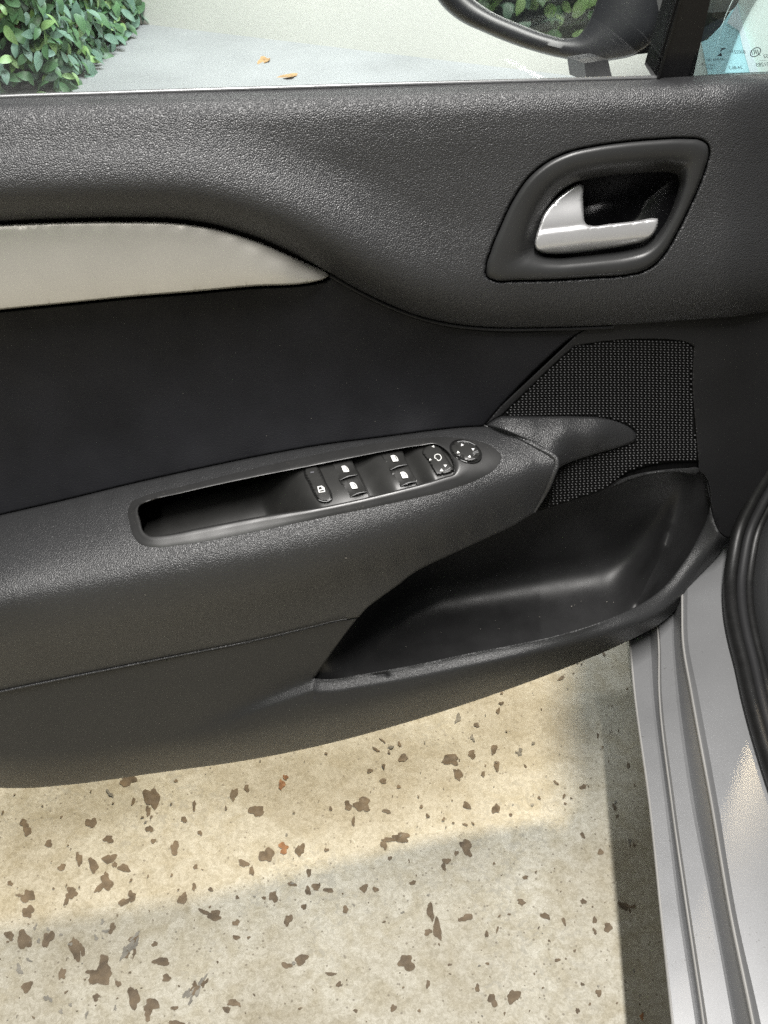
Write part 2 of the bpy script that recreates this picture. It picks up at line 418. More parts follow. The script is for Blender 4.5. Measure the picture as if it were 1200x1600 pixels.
chipsA = [(480,45,64,38),(570,112,52,76),(556,160,18,36),(90,207,28,30),(102,235,32,32),(183,283,28,24),(342,205,38,36),(408,267,32,30),(410,340,44,34),(297,342,24,44),(350,365,34,48),
 (232,372,28,24),(465,375,40,28),(430,362,16,22),(400,430,40,50),(372,450,46,18,-.8),(398,402,14,30),(268,468,44,36),(250,495,16,40,.4),(105,480,46,44),(75,478,26,10),(105,538,42,40),(38,432,20,18),
 (35,628,34,32),(90,645,56,58),(180,640,36,60,.4),(282,678,36,84),(308,682,20,44),(378,775,86,70),(388,725,32,50),(340,765,30,20),(232,770,22,40,.3),(100,820,40,36),(567,890,50,50),(555,925,24,44),
 (360,860,24,26),(443,808,22,22),(655,900,24,16),(605,725,56,30),(625,787,34,24),(580,660,22,18),(655,300,30,48),(690,193,22,20),(877,98,26,42),(925,75,20,24),(962,160,50,40),
 (1000,325,50,50,.7),(1125,307,30,46),(913,357,34,26),(944,386,20,28),(805,553,50,34),(768,540,50,14,.3),(465,502,42,22,-.6),(560,228,26,24),(575,273,20,16),(685,490,34,40),(728,445,16,26),
 (733,370,18,16),(885,580,26,22),(885,635,24,18),(1080,570,26,40,.3),(1025,483,30,38),(1130,718,46,38),(1075,740,36,22),(875,880,40,26),(850,905,24,26),(660,955,50,18),(728,140,12,34),
 (1185,445,26,30),(1155,460,24,28),(1158,392,20,24),(1095,435,30,16,.3),(1140,520,18,22),(500,125,14,24,.4),(660,48,14,12),(750,243,16,18),(420,600,20,40,.5),(790,455,18,14),(890,485,16,12),(990,487,14,14)]
chipsB = [(312,322,34,26),(486,325,54,34),(505,340,24,20),(517,383,26,46,-.4),(570,308,28,28),(652,290,18,42,.1),(663,353,18,38,-.2),(612,382,16,18),(668,145,14,22),(587,198,18,18),(237,408,28,16,.2),(187,370,20,16),
 (158,495,56,46),(105,500,26,32),(178,515,20,14),(305,620,64,32,.1),(258,628,50,14,.1),(240,648,22,32),(548,655,34,62,-.45),(562,685,14,20),(474,708,28,22,-.4),(464,730,18,24),(550,500,22,32,-.4),(660,512,26,36),(348,790,22,16),
 (208,815,22,18),(165,810,28,28),(32,818,34,18),(95,890,22,26,-.4),(415,900,22,70,-.28),(440,965,30,70,-.28),(550,920,44,26),(524,930,14,14),(405,975,26,22),(325,1090,56,54),(647,1230,30,44,-.3),
 (755,862,30,20),(845,915,32,24,.4),(988,860,26,16,.6),(1080,958,32,30),(1030,930,14,28),(1030,972,12,24,-.4),(915,935,10,36,-.4),(985,612,24,14,.8),(1052,675,26,18,.3),(987,430,24,16),(1140,877,42,26,.6),
 (1045,1203,24,22,.3),(275,1260,22,24),(405,1170,16,26),(590,1185,18,26),(890,1080,20,14),(770,770,24,12),(905,22,24,12,-.5),(885,415,22,10,.8),(915,465,10,18,.3),(380,505,14,12),(295,430,18,12),(250,522,30,14,.2),
 (40,512,12,14),(125,560,14,30),(262,698,14,16),(500,566,10,8),(545,572,22,8,.2),(210,290,26,10,.5),(298,270,22,10,1.0),(235,257,26,6,.7),(770,352,18,6,.8),(1175,880,20,14),(1157,350,12,22,-.3),(1115,540,12,10),(625,983,16,20),
 (665,965,8,26),(486,1097,14,10),(628,1093,14,10),(836,1184,10,8),(966,1270,14,20,-.5),(1012,1245,10,10),(134,1270,14,14),(372,1270,10,14),(70,1170,16,24,.3),(40,1132,34,14),(710,908,14,6),(955,1045,10,10),(715,535,14,10)]
g = Geo(); k = 0; zc = .0010
def chip(cx, cy, wx, wy, rot, m, rough=.34):
    global k, zc
    k += 1; zc = .0006+.000002*k
    pl = chip_poly(cx, cy, wx, wy, rot, 100+k, rough)
    V = onZ(pl, zc); c = onZ([(cx, cy)], zc)
    n = len(pl); V = np.vstack([V, c]); g.add(V, fix(V, [(i, (i+1) % n, n) for i in range(n)]), m)
for (ox, oy, s, L) in ((0, 1200, 2.4, chipsA), (500, 1050, 2.4, chipsB)):
    for c in L: chip(ox+c[0]/s, oy+c[1]/s, c[2]/s*1.06, c[3]/s*1.06, c[4] if len(c) > 4 else random.uniform(-.2, .2), 'chip_brown')
for x, y, a, b_ in ((443, 1325, 15, 16), (440, 1226, 8, 18), (446, 1214, 10, 6), (1003, 1588, 6, 12)): chip(x, y, a, b_, .3, 'chip_rust', .5)
for x, y, a, b_ in ((209, 1559, 20, 30), (802, 1557, 20, 20), (206, 1280+120, 12, 16)): chip(x, y, a, b_, 0, 'chip_brown')
for x, y in ((55, 1448), (75, 1452), (60, 1470), (95, 1460), (110, 1475), (150, 1465), (165, 1455), (30, 1515), (45, 1500), (95, 1580), (110, 1570), (135, 1585), (180, 1575), (75, 1560), (160, 1440), (812, 1175), (738, 1153), (716, 1122)):
    chip(x, y, random.uniform(5, 14), random.uniform(4, 10), random.uniform(0, 3), 'chip_grey', .7)
for i in range(22):                                  # the two scuff marks, dragged streaks
    c0 = (206, 1480) if i < 12 else (303, 1546); t = random.uniform(-22, 22); u = random.gauss(0, 4)
    chip(c0[0]+t*.55-u*.83, c0[1]-t*.83-u*.55, random.uniform(8, 20), random.uniform(4, 9), -1.0+random.uniform(-.3, .3), 'chip_brown' if random.random() < .5 else 'chip_grey', .6)
for i in range(330):
    x, y = random.uniform(-40, 1010), random.uniform(1010, 1640); s = 1.3+abs(random.gauss(0, 1.7))
    chip(x, y, s*random.uniform(.8, 2.0), s*random.uniform(.7, 1.3), random.uniform(0, 3.1), 'chip_brown' if random.random() < .75 else 'chip_grey', .5)
ch = tag(g.build('paint_chips', floor), kind='stuff')

# wall beyond the window
A, B = onZ([(215, 38)], 0)[0], onZ([(660, 92)], 0)[0]; dr = (B-A)/np.linalg.norm(B-A); nn = np.array([-dr[1], dr[0], 0]); nn *= np.sign(nn[1])
g = Geo(); a0, b0 = A-dr*2.2, A+dr*4.2
slab(g, [a0, b0, b0+np.array([0, 0, 2.6]), a0+np.array([0, 0, 2.6])], nn*.15, 'wall_paint')
wall = tag(g.build('wall'), 'cream painted wall beyond the car window, meeting the floor', 'wall')

# pale blue board against the wall, seen through the quarter window
def on_wall(px, off):
    D = rays(px); return CAM+D*(((A-nn*off-CAM)@nn)/(D@nn))[:, None]
q = np.array([(1152, 8), (1160, 45), (1184, 125), (1200, 185), (1118, 175), (1096, 66), (1125, 40)], float)
g = Geo(); slab(g, on_wall(q, .020), nn*.019, 'board_blue')
qs = np.array([(1145, 18), (1152, 7), (1162, 45), (1198, 150), (1182, 150), (1160, 72), (1155, 48), (1136, 36)], float)
slab(g, on_wall(qs, .024), nn*.003, 'board_white')
tag(g.build('display_board'), 'pale blue board with white edge against the wall beyond the quarter window', 'board')

# dry leaves on the floor
def dry_leaf(px, py, size, rot, label):
    c = onZ([(px, py)], .004)[0]; g = Geo(); n = 14; V = []
    for i in range(n):
        a = 2*math.pi*i/n; r = size*(.5+.12*math.sin(3*a)+random.uniform(-.04, .04))
        x, y = r*math.cos(a), .62*r*math.sin(a)
        V.append(c+np.array([x*math.cos(rot)-y*math.sin(rot), x*math.sin(rot)+y*math.cos(rot), .35*abs(y)+.1*x]))
    V.append(c); g.add(V, [(i, (i+1) % n, n) for i in range(n)], 'dry_leaf')
    V2 = [np.array(v)-np.array([0, 0, .0015]) for v in V]; g.add(V2, [((i+1) % n, i, n) for i in range(n)], 'dry_leaf')
    tag(g.build('fallen_leaf'), label, 'leaf', 'dry leaves fallen on the floor beyond the window')
dry_leaf(412, 96, .060, 1.2, 'rounder brown dry leaf lying farther from the window sill, on the left')
dry_leaf(450, 121, .062, .15, 'narrower tan dry leaf lying nearer the window sill, on the right')

# ------------------------------------------------------------------ hedge
H0 = onZ([(104, 146)], 0)[0]; H1 = onZ([(214, 44)], 0)[0]
hedge = thing('hedge', 'dense leafy green hedge standing on the floor beyond the window', 'hedge', (float(H0[0])-.9, float(H0[1])+.25, 0))
side = H1-H0; side /= np.linalg.norm(side)
def leaf_mesh(seed, m):
    r = random.Random(seed); L, W = 1.0, r.uniform(.5, .66); bend = r.uniform(.10, .35); fold = r.uniform(.12, .3)
    V = []; rows = 5
    for i in range(rows+1):
        t = i/rows; w = W*math.sin(math.pi*min(1, .06+.94*t))**.75*(1-.25*t)*.5
        zc_ = -bend*(t-.3)**2*1.6
        V += [(-w, t, zc_+fold*w), (0, t, zc_), (w, t, zc_+fold*w)]
    F = []
    for i in range(rows):
        for j in (0, 1): F.append((3*i+j, 3*i+j+1, 3*i+3+j+1, 3*i+3+j))
    me = bpy.data.meshes.new('leaf'); me.from_pydata(V, [], F); me.update()
    me.materials.append(MATS[m]); me.polygons.foreach_set('use_smooth', [True]*len(F)); return me
LM = [leaf_mesh(i, m) for i, m in enumerate(['leaf_green']*4+['leaf_grey_green']*4+['leaf_light']*2+['leaf_reddish'])]
LW = [3]*4+[3]*4+[2.2]*2+[.5]
ox = np.array(hedge.location)
# hedge body: front face runs left from H0, end face from H0 to H1
def hedge_points():
    pts = []
    for i in range(7000):                            # front face
        u = random.uniform(0, 2.6)**1.0; z = random.uniform(.01, 1.35)
        p = H0+np.array([-u, random.uniform(-.05, .05), 0])+np.array([0, 0, z]); nrm = np.array([0, -1, .25]); pts.append((p, nrm))
    for i in range(4200):                            # end face, receding to the wall
        u = random.uniform(-.02, .95); z = random.uniform(.01, 1.35)
        p = H0+side*u+np.array([random.uniform(-.05, .05)-.03, 0, z]); nrm = np.array([.8, -.5, .3]); pts.append((p, nrm))
    return pts
HP = hedge_points()
def leaf_xform(p, nrm, sz):
    up = Vector((random.gauss(0, .55), random.gauss(0, .25), random.gauss(-.1, .7)))+Vector(nrm)*.55
    zax = (Vector(nrm)+Vector((random.gauss(0, .45), random.gauss(0, .45), random.gauss(.25, .45)))).normalized()
    yax = (up-zax*up.dot(zax)).normalized(); xax = yax.cross(zax)
    return xax*sz, yax*sz, zax*sz
def pix(p):
    d = np.asarray(p)-CAM; z = d@_F; return 600+FOC*(d@_R)/z, 800-FOC*(d@_U)/z
seen, rest = [], []
for p, nrm in HP:
    x, y = pix(p); (seen if -15 < x < 240 and -15 < y < 150 else rest).append((p, nrm))
random.shuffle(seen); extra = seen[300:]; seen = seen[:300]
from mathutils import Matrix
for p, nrm in seen:
    me = random.choices(LM, LW)[0]; x_, y_, z_ = leaf_xform(p, nrm, random.uniform(.036, .066))
    o = bpy.data.objects.new('leaf', me); COL.objects.link(o); o.parent = hedge
    q = Vector(p-ox); M = Matrix(((x_.x, y_.x, z_.x, q.x), (x_.y, y_.y, z_.y, q.y), (x_.z, y_.z, z_.z, q.z), (0, 0, 0, 1))); o.matrix_basis = M
g = Geo()
for p, nrm in rest+extra:
    me = random.choices(LM, LW)[0]; x_, y_, z_ = leaf_xform(p, nrm, random.uniform(.036, .066))
    V = [np.array(x_)*v.co.x+np.array(y_)*v.co.y+np.array(z_)*v.co.z+p for v in me.vertices]
    g.add(V, [tuple(f.vertices) for f in me.polygons], me.materials[0].name)
tag(g.build('foliage', hedge, smooth=0), kind='stuff')
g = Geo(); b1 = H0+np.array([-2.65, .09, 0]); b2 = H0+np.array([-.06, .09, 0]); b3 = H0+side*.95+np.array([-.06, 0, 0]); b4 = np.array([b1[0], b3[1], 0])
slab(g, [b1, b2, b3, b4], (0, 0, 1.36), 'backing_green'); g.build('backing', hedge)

# a second hedge behind the car, the one the side mirror shows
hc = np.array([-1.30, -2.20, 0.0]); hn = np.array([.50, .86, 0]); ht = np.array([.86, -.50, 0])
hedge2 = thing('hedge', 'green hedge showing only as a reflection in the side mirror', 'hedge', tuple(hc))
g = Geo()
for i in range(1500):
    p = hc+ht*random.uniform(-.85, .85)+hn*random.uniform(-.06, .05)+np.array([0, 0, random.uniform(.9, 2.6)])
    me = random.choices(LM, [2]*4+[.5]*4+[8]*2+[.2])[0]; x_, y_, z_ = leaf_xform(p, hn+np.array([0, 0, .25]), random.uniform(.06, .10))  # brightness put into the leaf mix: light leaves favoured for the reflection
    g.add([np.array(x_)*v.co.x+np.array(y_)*v.co.y+np.array(z_)*v.co.z+p for v in me.vertices], [tuple(f.vertices) for f in me.polygons], me.materials[0].name)
tag(g.build('foliage', hedge2, smooth=0), kind='stuff')
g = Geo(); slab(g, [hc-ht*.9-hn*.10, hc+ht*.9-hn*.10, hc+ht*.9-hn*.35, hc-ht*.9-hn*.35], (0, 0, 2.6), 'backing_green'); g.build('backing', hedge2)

# ================================================================== THE CAR BODY BESIDE THE DOOR
car = thing('car', 'silver car door sill with stepped flanges and black rubber seal', 'car', (.55, -.2, 0))
ys = [820, 900, 950, 1000, 1080, 1250, 1425, 1595, 1760]
def sill_row(xs, Z, dz=0):
    c = crv([(x, y) for x, y in zip(xs, ys)], 14); c = resamp(c, 70); return onZ(c, Z+dz)
SX = dict(
 o=[958, 972, 978, 984, 991.5, 1014.5, 1033, 1051, 1070], a=[986, 1000, 1006, 1011, 1017, 1038, 1060, 1086, 1108], b=[991, 1005, 1011, 1016, 1021, 1042, 1064, 1090, 1112],
 c=[1011, 1018, 1024, 1029, 1030, 1049, 1074, 1099, 1121], d=[1016, 1022, 1027, 1032, 1034, 1054, 1079, 1105, 1128], e=[1046, 1046, 1048, 1050, 1056, 1079, 1113, 1144, 1172],
 f=[1051, 1051, 1052, 1053, 1060, 1084, 1117, 1148, 1176], h=[1066, 1066, 1066, 1067, 1080, 1111, 1141, 1176, 1206], i=[1075, 1075, 1074, 1075, 1090, 1121, 1150, 1188, 1220],
 j=[1144, 1129, 1131, 1139, 1155, 1194, 1240, 1290, 1345], k=[1184, 1169, 1171, 1179, 1195, 1234, 1280, 1330, 1390])
def sh(r, dx, dz, dy=0): return r+np.array([dx, dy, dz])
g = Geo()
r_o = sill_row(SX['o'], .330)
under = sh(r_o, .012, -.055); under2 = sh(r_o, .05, -.10)
loft(g, [under2, under, sh(r_o, .001, -.005), r_o], 'car_silver')
def band(keys): loft(g, [sill_row(SX[a], z) for a, z in keys], 'car_silver')
band([('o', .330), ('a', .332)]); band([('d', .351), ('e', .353)]); band([('i', .392), ('j', .398), ('k', .398)])
# folded shoulders and the risers between the treads
band([('a', .332), ('b', .3315)]); band([('b', .3315), ('c', .347)]); band([('c', .347), ('d', .351)])
band([('e', .353), ('f', .352)]); band([('f', .352), ('h', .387)]); band([('h', .387), ('i', .392)])
sill = g.build('sill_panel', car, smooth=35)
# the body-coloured sealer beads that run along the folds
g = Geo()
for xs, z, rr in ((SX['c'], .348, .0010), (SX['h'], .388, .0012), (SX['o'], .3295, .0012)):
    tube(g, sill_row(xs, z), rr, 'seam_grey', 6)
tag(g.build('sealer_bead', car))
# rubber seal, its inner lip and the trim inside
def path3(pts, step=12): return [onZ([(p[0], p[1])], p[2])[0] for p in crv(pts, step)]
sealp = [(1245, 660, .56), (1205, 735, .50), (1172, 793, .46), (1155, 830, .437), (1146, 872, .421), (1141, 916, .412), (1143, 952, .411), (1150, 992, .410), (1161, 1036, .409), (1172, 1085, .409), (1205, 1200, .408), (1240, 1300, .408), (1330, 1560, .408)]
g = Geo(); tube(g, path3(sealp), .0075, 'rubber', 12, 1.25); g.build('door_seal', car, smooth=60)
lip = [(x+17, y, z+.006) for x, y, z in sealp]
g = Geo(); tube(g, path3(lip), .0050, 'carrier_plastic', 10); g.build('seal_lip', car, smooth=60)
lip2 = [(x+29, y, z+.004) for x, y, z in sealp]
g = Geo(); tube(g, path3(lip2), .0050, 'rubber', 10); g.build('seal_channel', car, smooth=60)
g = Geo()
loft(g, [path3([(x+dx, y, z+dz) for x, y, z in sealp]) for dx, dz in ((33, .002), (40, .014), (58, .020), (66, .016), (74, .026), (140, .05), (230, .06))], 'lower_plastic')
g.build('sill_trim', car, smooth=60)
# unseen block added for wing and pillar, to shade sill and floor
g = Geo(); wl = lambda y, d: .386+.234*y+d
slab(g, [(wl(.13, .054), .13, .18), (wl(.55, .054), .55, .18), (wl(.55, .6), .55, .18), (wl(.13, .6), .13, .18)], (0, 0, .52), 'car_silver'); g.build('wing_shadow_block', car, smooth=30)
# unseen floor pan, added to keep the floor beneath the sill dark
g = Geo(); p0 = under2[0]; p1 = under2[-1]
slab(g, [p0+(.0, 0, 0), p1, p1+np.array([1.3, -.2, 0]), p0+np.array([1.3, -.2, 0])], (0, 0, .05), 'matte_black'); g.build('floor_pan', car)

# ================================================================== THE DOOR
door = thing('car_door', 'open car door with dark grained trim, silver strip and armrest switches', 'car door', (.05, 0, .23))
# ---- outer shell (behind the trim), lower edge shaped to cast the floor shadow
g = Geo()
bot = [(-.315, .315), (.02, .300), (.25, .245), (.38, .235), (.43, .27), (.452, .40), (.465, .50), (.49, .60)]
prof = bot+[(.49, .70), (.48, .80), (.10, .80), (-.315, .80)]
slab(g, [(x, .048, z) for x, z in prof], (0, .075, 0), 'car_silver'); slab(g, [(-.318, .045, .33), (.02, .045, .32), (.25, .045, .30), (.40, .045, .36), (.46, .045, .52), (.48, .045, .88), (-.318, .045, .88)], (0, .002, 0), 'matte_black'); g.build('door_shell', door, smooth=30)  # second slab: black sheet added so gaps in the trim look dark

# ---- upper trim
beltP = [(-70, 156), (0, 152), (150, 147), (300, 142), (450, 137.5), (600, 133), (750, 129), (900, 125), (1030, 121.5), (1100, 117), (1200, 112), (1290, 107)]
seamP = [(-70, 352), (0, 347), (100, 342.5), (200, 341), (280, 343), (340, 353), (400, 371), (450, 392), (500, 418), (550, 447), (600, 472), (650, 492), (700, 504), (760, 511), (850, 511.5), (960, 508), (1060, 501), (1150, 494), (1200, 487), (1290, 474)]
belt, seam = crv(beltP, 6), crv(seamP, 6)
def at_x(c, x): return float(np.interp(x, c[:, 0], c[:, 1]))
def edge_y(x, base): return base+max(0, (x-1120)/150)**2*.05
def prof1(pts):
    c = crv([(d, y*4000) for d, y in pts], 2); return lambda d: np.interp(d, c[:, 0], c[:, 1]/4000)
pBelt = prof1([(-60, .05), (0, .036), (9, .022), (22, .011), (42, .0055), (75, .003), (140, .002), (400, .002)])
pLeft = prof1([(-10, .024), (0, .012), (10, .000), (20, -.0085), (32, -.0150), (45, -.0182), (60, -.0183), (85, -.0145), (115, -.0075), (150, -.002), (190, 0), (420, 0)])
pRight = prof1([(-10, .016), (0, .010), (10, .0035), (20, -.0020), (34, -.0065), (50, -.0088), (70, -.0094), (110, -.0075), (160, -.0035), (220, -.001), (260, 0), (420, 0)])
def upS(P):
    P = np.atleast_2d(np.asarray(P, float))[:, :2]; x = P[:, 0]
    b = P[:, 1]-np.interp(x, belt[:, 0], belt[:, 1]); d = edist_open(P, seam); rt = sm((x-480)/330)
    return pBelt(b)+pLeft(d)*(1-rt)+pRight(d)*rt+np.clip((x-1120)/150, 0, 2)**2*.05
H = lambda pts: zz(740, 190, 3, pts)
hOut = crv(H([(60,690),(85,600),(130,490),(190,365),(262,262),(350,190),(450,145),(560,120),(700,100),(850,87),(1000,82),(1062,88),(1095,110),(1101,150),(1085,215),(1050,310),(1000,420),(950,520),(900,608),(850,665),(790,700),(720,716),(560,728),(400,738),(200,743),(95,741),(62,724)]), 5, True)
hIn = crv(H([(288,590),(290,540),(310,470),(350,390),(400,328),(460,288),(540,264),(640,249),(750,239),(850,233),(920,234),(956,247),(966,278),(952,350),(922,430),(884,500),(840,552),(790,585),(720,605),(600,622),(480,635),(390,640),(325,628)]), 4, True)
def shrink(poly, px):
    c = poly.mean(0); t = np.roll(poly, -1, axis=0)-np.roll(poly, 1, axis=0); t /= np.linalg.norm(t, axis=1)[:, None]+1e-9
    n = np.column_stack([-t[:, 1], t[:, 0]]); n *= np.sign(((c-poly)*n).sum(1).mean())
    return poly+n*px
g = Geo(); up_out = join(belt, seam[::-1])
sheet(g, up_out, upS, 'leather_grain_plastic', holes=[resamp(shrink(hOut, -1.6), 150, True)], step=8, roll=(4.5, .0035), skirt=.012)
g.build('upper_trim', door, smooth=60)
# bright piping of the seam's lower lip is the carrier's own edge: see door_insert

# belt seal along the glass
g = Geo(); tube(g, onY(crv([(x, y-1.0) for x, y in beltP[:9]], 12), .0375), .0016, 'car_silver', 8); g.build('belt_seal', door, smooth=60)

# ---- inner handle
hb = thing('handle_bezel', 'x', 'x'); bpy.data.objects.remove(hb)
g = Geo()
flatH = TPS([(x, y, float(upS([(x, y)])[0])) for x, y in [(770, 430), (800, 330), (860, 250), (960, 225), (1095, 222), (1090, 300), (1040, 400), (960, 428)]], 1e-3)
ring(g, hOut, hIn, [(0, .010), (0, .0012), (.03, -.0010), (.09, -.0026), (.18, -.0034), (.45, -.0030), (.62, -.0018), (.72, .0002), (.80, .0032), (.90, .0072), (1.0, .0125), (1.03, .018)], flatH, 'bezel_plastic', 260)
bez = g.build('handle_bezel', door, smooth=50)
cupO = shrink(hIn, -3.5)
def cupS(P):
    P = np.atleast_2d(P); e = edist(P, [cupO]); d = .014+.030*np.sqrt(np.clip(e/46, 0, 1))
    bump = -.005*np.exp(-(((P[:, 0]-950)+.8*(P[:, 1]-318))/34)**2-((P[:, 1]-318)/50)**2)
    return flatH(P)+d+bump
g = Geo(); sheet(g, cupO, cupS, 'gloss_black', step=4, skirt=0); g.build('handle_cup', bez, smooth=70)
lev = H([(287,575),(292,540),(304,500),(330,432),(380,370),(440,322),(486,295),(500,291),(509,298),(513,360),(517,440),(520,468),(530,482),(548,487),(640,479),(760,466),(850,453),(862,455),(864,475),(858,500),(838,533),(800,560),(720,580),(600,600),(450,618),(360,620),(312,610),(292,595)])
levO = crv(lev, 3, True)
crease = crv(H([(300, 520), (350, 512), (430, 503), (530, 490), (640, 481), (760, 468), (862, 456)]), 4)
def levS(P):
    P = np.atleast_2d(P); cy = np.interp(P[:, 0], crease[:, 0], crease[:, 1]); d = P[:, 1]-cy
    low = .0015-.0015*np.sin(np.clip(d/44, 0, 1)*math.pi)          # grip bar: a flat-fronted band
    low = low+.007*sm((d-24)/22)
    upp = .0035+.010*sm((-d)/70)                                   # blade leaning back into the cup
    t = sm((d+3)/6); return flatH(P)+.0035+low*t+upp*(1-t)-.0005
g = Geo(); sheet(g, levO, levS, 'satin_silver_and_glint', step=3.2, roll=(4, .003), skirt=.010); g.build('pull_handle', bez, smooth=55)

# ---- decor strip
stT = crv([(-70, 357), (0, 351.5), (100, 347.5), (200, 346.5), (280, 349), (330, 356.5), (400, 377), (450, 398), (490, 416), (511, 426), (515, 430)], 5)
stB = crv([(515, 430), (508, 435), (492, 440), (475, 443), (400, 447), (300, 456), (200, 464), (100, 474), (0, 484), (-70, 492)], 5)
cst = []
for x in range(-70, 540, 40):
    t_, b_ = at_x(stT, x), at_x(stB[::-1], x)
    for f_, Y in ((-.15, .016), (0, .0095), (.25, .0042), (.5, .0012), (.75, -.0004), (1, .0000), (1.2, .002)): cst.append((x, t_+f_*max(30, b_-t_), Y+.012*float(sm((x-420)/110))))
stS = TPS(cst, 1e-4)
g = Geo(); sheet(g, join(stT, stB), stS, 'champagne_silver', step=7, roll=(3, .0025), skirt=.010); g.build('decor_strip', door, smooth=60)

# ---- dark insert and carrier plastic
armT = [(-70, 821), (0, 805), (100, 782), (200, 757.5), (300, 735), (400, 714), (500, 696), (600, 683), (680, 672.5), (725, 668), (756, 666.5)]
armTop = crv(armT, 6)
cin = []
for x in range(-70, 1300, 60):
    s = at_x(seam, x); top = s if x > 515 else at_x(stB[::-1], x); bt = at_x(armTop, x) if x < 757 else 760
    for f_, Y in ((-.1, .018), (0, .0195), (.12, .024), (.35, .030), (.6, .031), (.85, .024), (1, .0165), (1.12, .012)):
        rt = float(sm((x-640)/160)); cin.append((x, top+f_*(bt-top), edge_y(x, Y*(1-rt)+(.019+.004*f_)*rt)))
inS = TPS(cin, 2e-4)
diag = crv([(757, 665), (763, 658), (772, 647), (800, 616), (830, 585), (860, 556), (880, 538), (900, 524), (925, 516), (960, 512.5)], 6)
g = Geo(); ins = join(crv([(-70, 494), (0, 486), (100, 476), (200, 466), (300, 458), (400, 449), (475, 445), (505, 440), (520, 434)], 6), crv([(520, 434), (560, 457), (600, 476.5), (650, 496), (700, 508.5), (760, 515), (850, 515.5), (925, 508)], 6), diag[::-1][2:], armTop[::-1])
sheet(g, ins, inS, 'insert_vinyl', step=9, roll=(4, .003), skirt=.012); g.build('door_insert', door, smooth=60)
# carrier's light lip under the upper trim
g = Geo(); lipc = crv([(516, 431), (560, 456), (600, 475.5), (650, 495), (700, 507.5), (760, 514), (850, 514.5), (930, 512), (958, 511)], 7)
tube(g, onY(lipc, inS(lipc)-.0045), .0016, 'carrier_plastic', 8); g.build('insert_lip', door, smooth=60)

# speaker grille loop (traced) and the carrier that surrounds it
grL = crv([(783, 649.5), (800, 633), (840, 594), (870, 565), (898, 540.5)], 5)
grT = crv([(898, 540.5), (925, 536), (950, 532.5), (1005, 529.5), (1050, 531), (1075, 535.5), (1084, 541)], 5)
grR = crv([(1084, 541), (1081.5, 600), (1085, 650), (1088.5, 690), (1091, 721)], 6)
grB = crv([(1091, 721), (1050, 722), (1020, 726), (995, 733), (977, 740), (967, 748)], 5)
openP = [(491,1060),(510,1032),(535,997),(560,965),(575,949),(597,932),(622,914),(647,895),(675,880),(710,864),(760,841),(806,819),(835,801),(887,784),(950,761),(975,748),(1019,738.5),(1065,735.5),(1090,738),(1103,747),(1108.5,762),(1110,784),(1105,808),(1088,845),(1063,885),(1033,921),(1004,942),(967,960),(923,977),(868,993),(813,1005),(740,1019),(645,1039),(560,1054),(510,1061)]
openC = crv(openP, 5, True)
opT = crv(openP[:20], 5); opB = crv(openP[19:]+[openP[0]], 5)     # upper and lower halves of the mouth
capO_top = crv([(783, 650), (820, 650.5), (860, 650), (900, 650.5), (935, 652), (962, 657), (982, 666), (994, 678), (995, 685), (990, 691)], 4)
capO_bot = crv([(990, 691), (970, 698), (935, 708), (900, 719), (880, 727), (868, 736)], 4)
ridge = crv([(757, 665.5), (785, 673), (812, 684), (840, 699), (862, 711), (869, 717), (870, 724), (864, 742), (853, 768), (842, 788), (835, 800)], 4)
rid1 = crv([(757, 665.5), (785, 673), (812, 684), (840, 699), (862, 711), (869, 717)], 4); rid2 = crv([(869, 717), (870, 724), (868, 736)], 3); rid3 = crv([(868, 736), (864, 746), (853, 768), (842, 788), (835, 801)], 4)

cg = []
for x, y, Y in ((783,650,.016),(840,594,.017),(898,540,.019),(1000,530,.019),(1084,541,.022),(1200,560,.034),(1140,560,.024),(1084,640,.020),(1000,620,.017),(920,600,.017),(900,640,.015),(840,640,.015),(1091,720,.016),(1000,700,.014),(1040,680,.016),(1000,735,.010),(960,750,.006),(900,770,.000),(850,790,-.006),(868,736,-.004),(930,712,.006),(1130,720,.022),(1200,720,.034),(1160,650,.028),(1110,790,.018),(1150,800,.026),(930,740,.006)):
    cg.append((x, y, Y))
grS = TPS(cg, 1e-4)
g = Geo()
loopG = join(grL, grT, grR, grB, crv([(967, 748), (950, 761), (887, 784), (835, 801)], 5), rid3[::-1], capO_bot[::-1], capO_top[::-1])
rightE = crv([(1290, 474), (1275, 600), (1240, 690), (1200, 752), (1170, 797), (1146, 832), (1140, 842)], 8)
car_o = join(crv([(925, 505), (960, 503), (1060, 496), (1150, 488), (1200, 480), (1290, 466)], 8), rightE, crv([(1140, 842), (1128, 836), (1118, 820), (1111, 790), (1110, 784), (1109, 765), (1103, 746), (1091, 734)], 5), crv([(1091, 734), (1091, 721)], 5), grR[::-1], grT[::-1], grL[::-1], crv([(783, 649.5), (770, 657), (758.5, 664)], 5), diag[2:8], crv([(900, 524), (925, 505)], 6))
sheet(g, car_o, grS, 'carrier_plastic', step=9, roll=(2.5, .0016), skirt=.014, lift=.0014); g.build('grille_surround', door, smooth=60)
g = Geo(); sheet(g, loopG, grS, 'matte_black', step=8, skirt=.006, lift=-.0016); grille = g.build('speaker_grille', door, smooth=60)
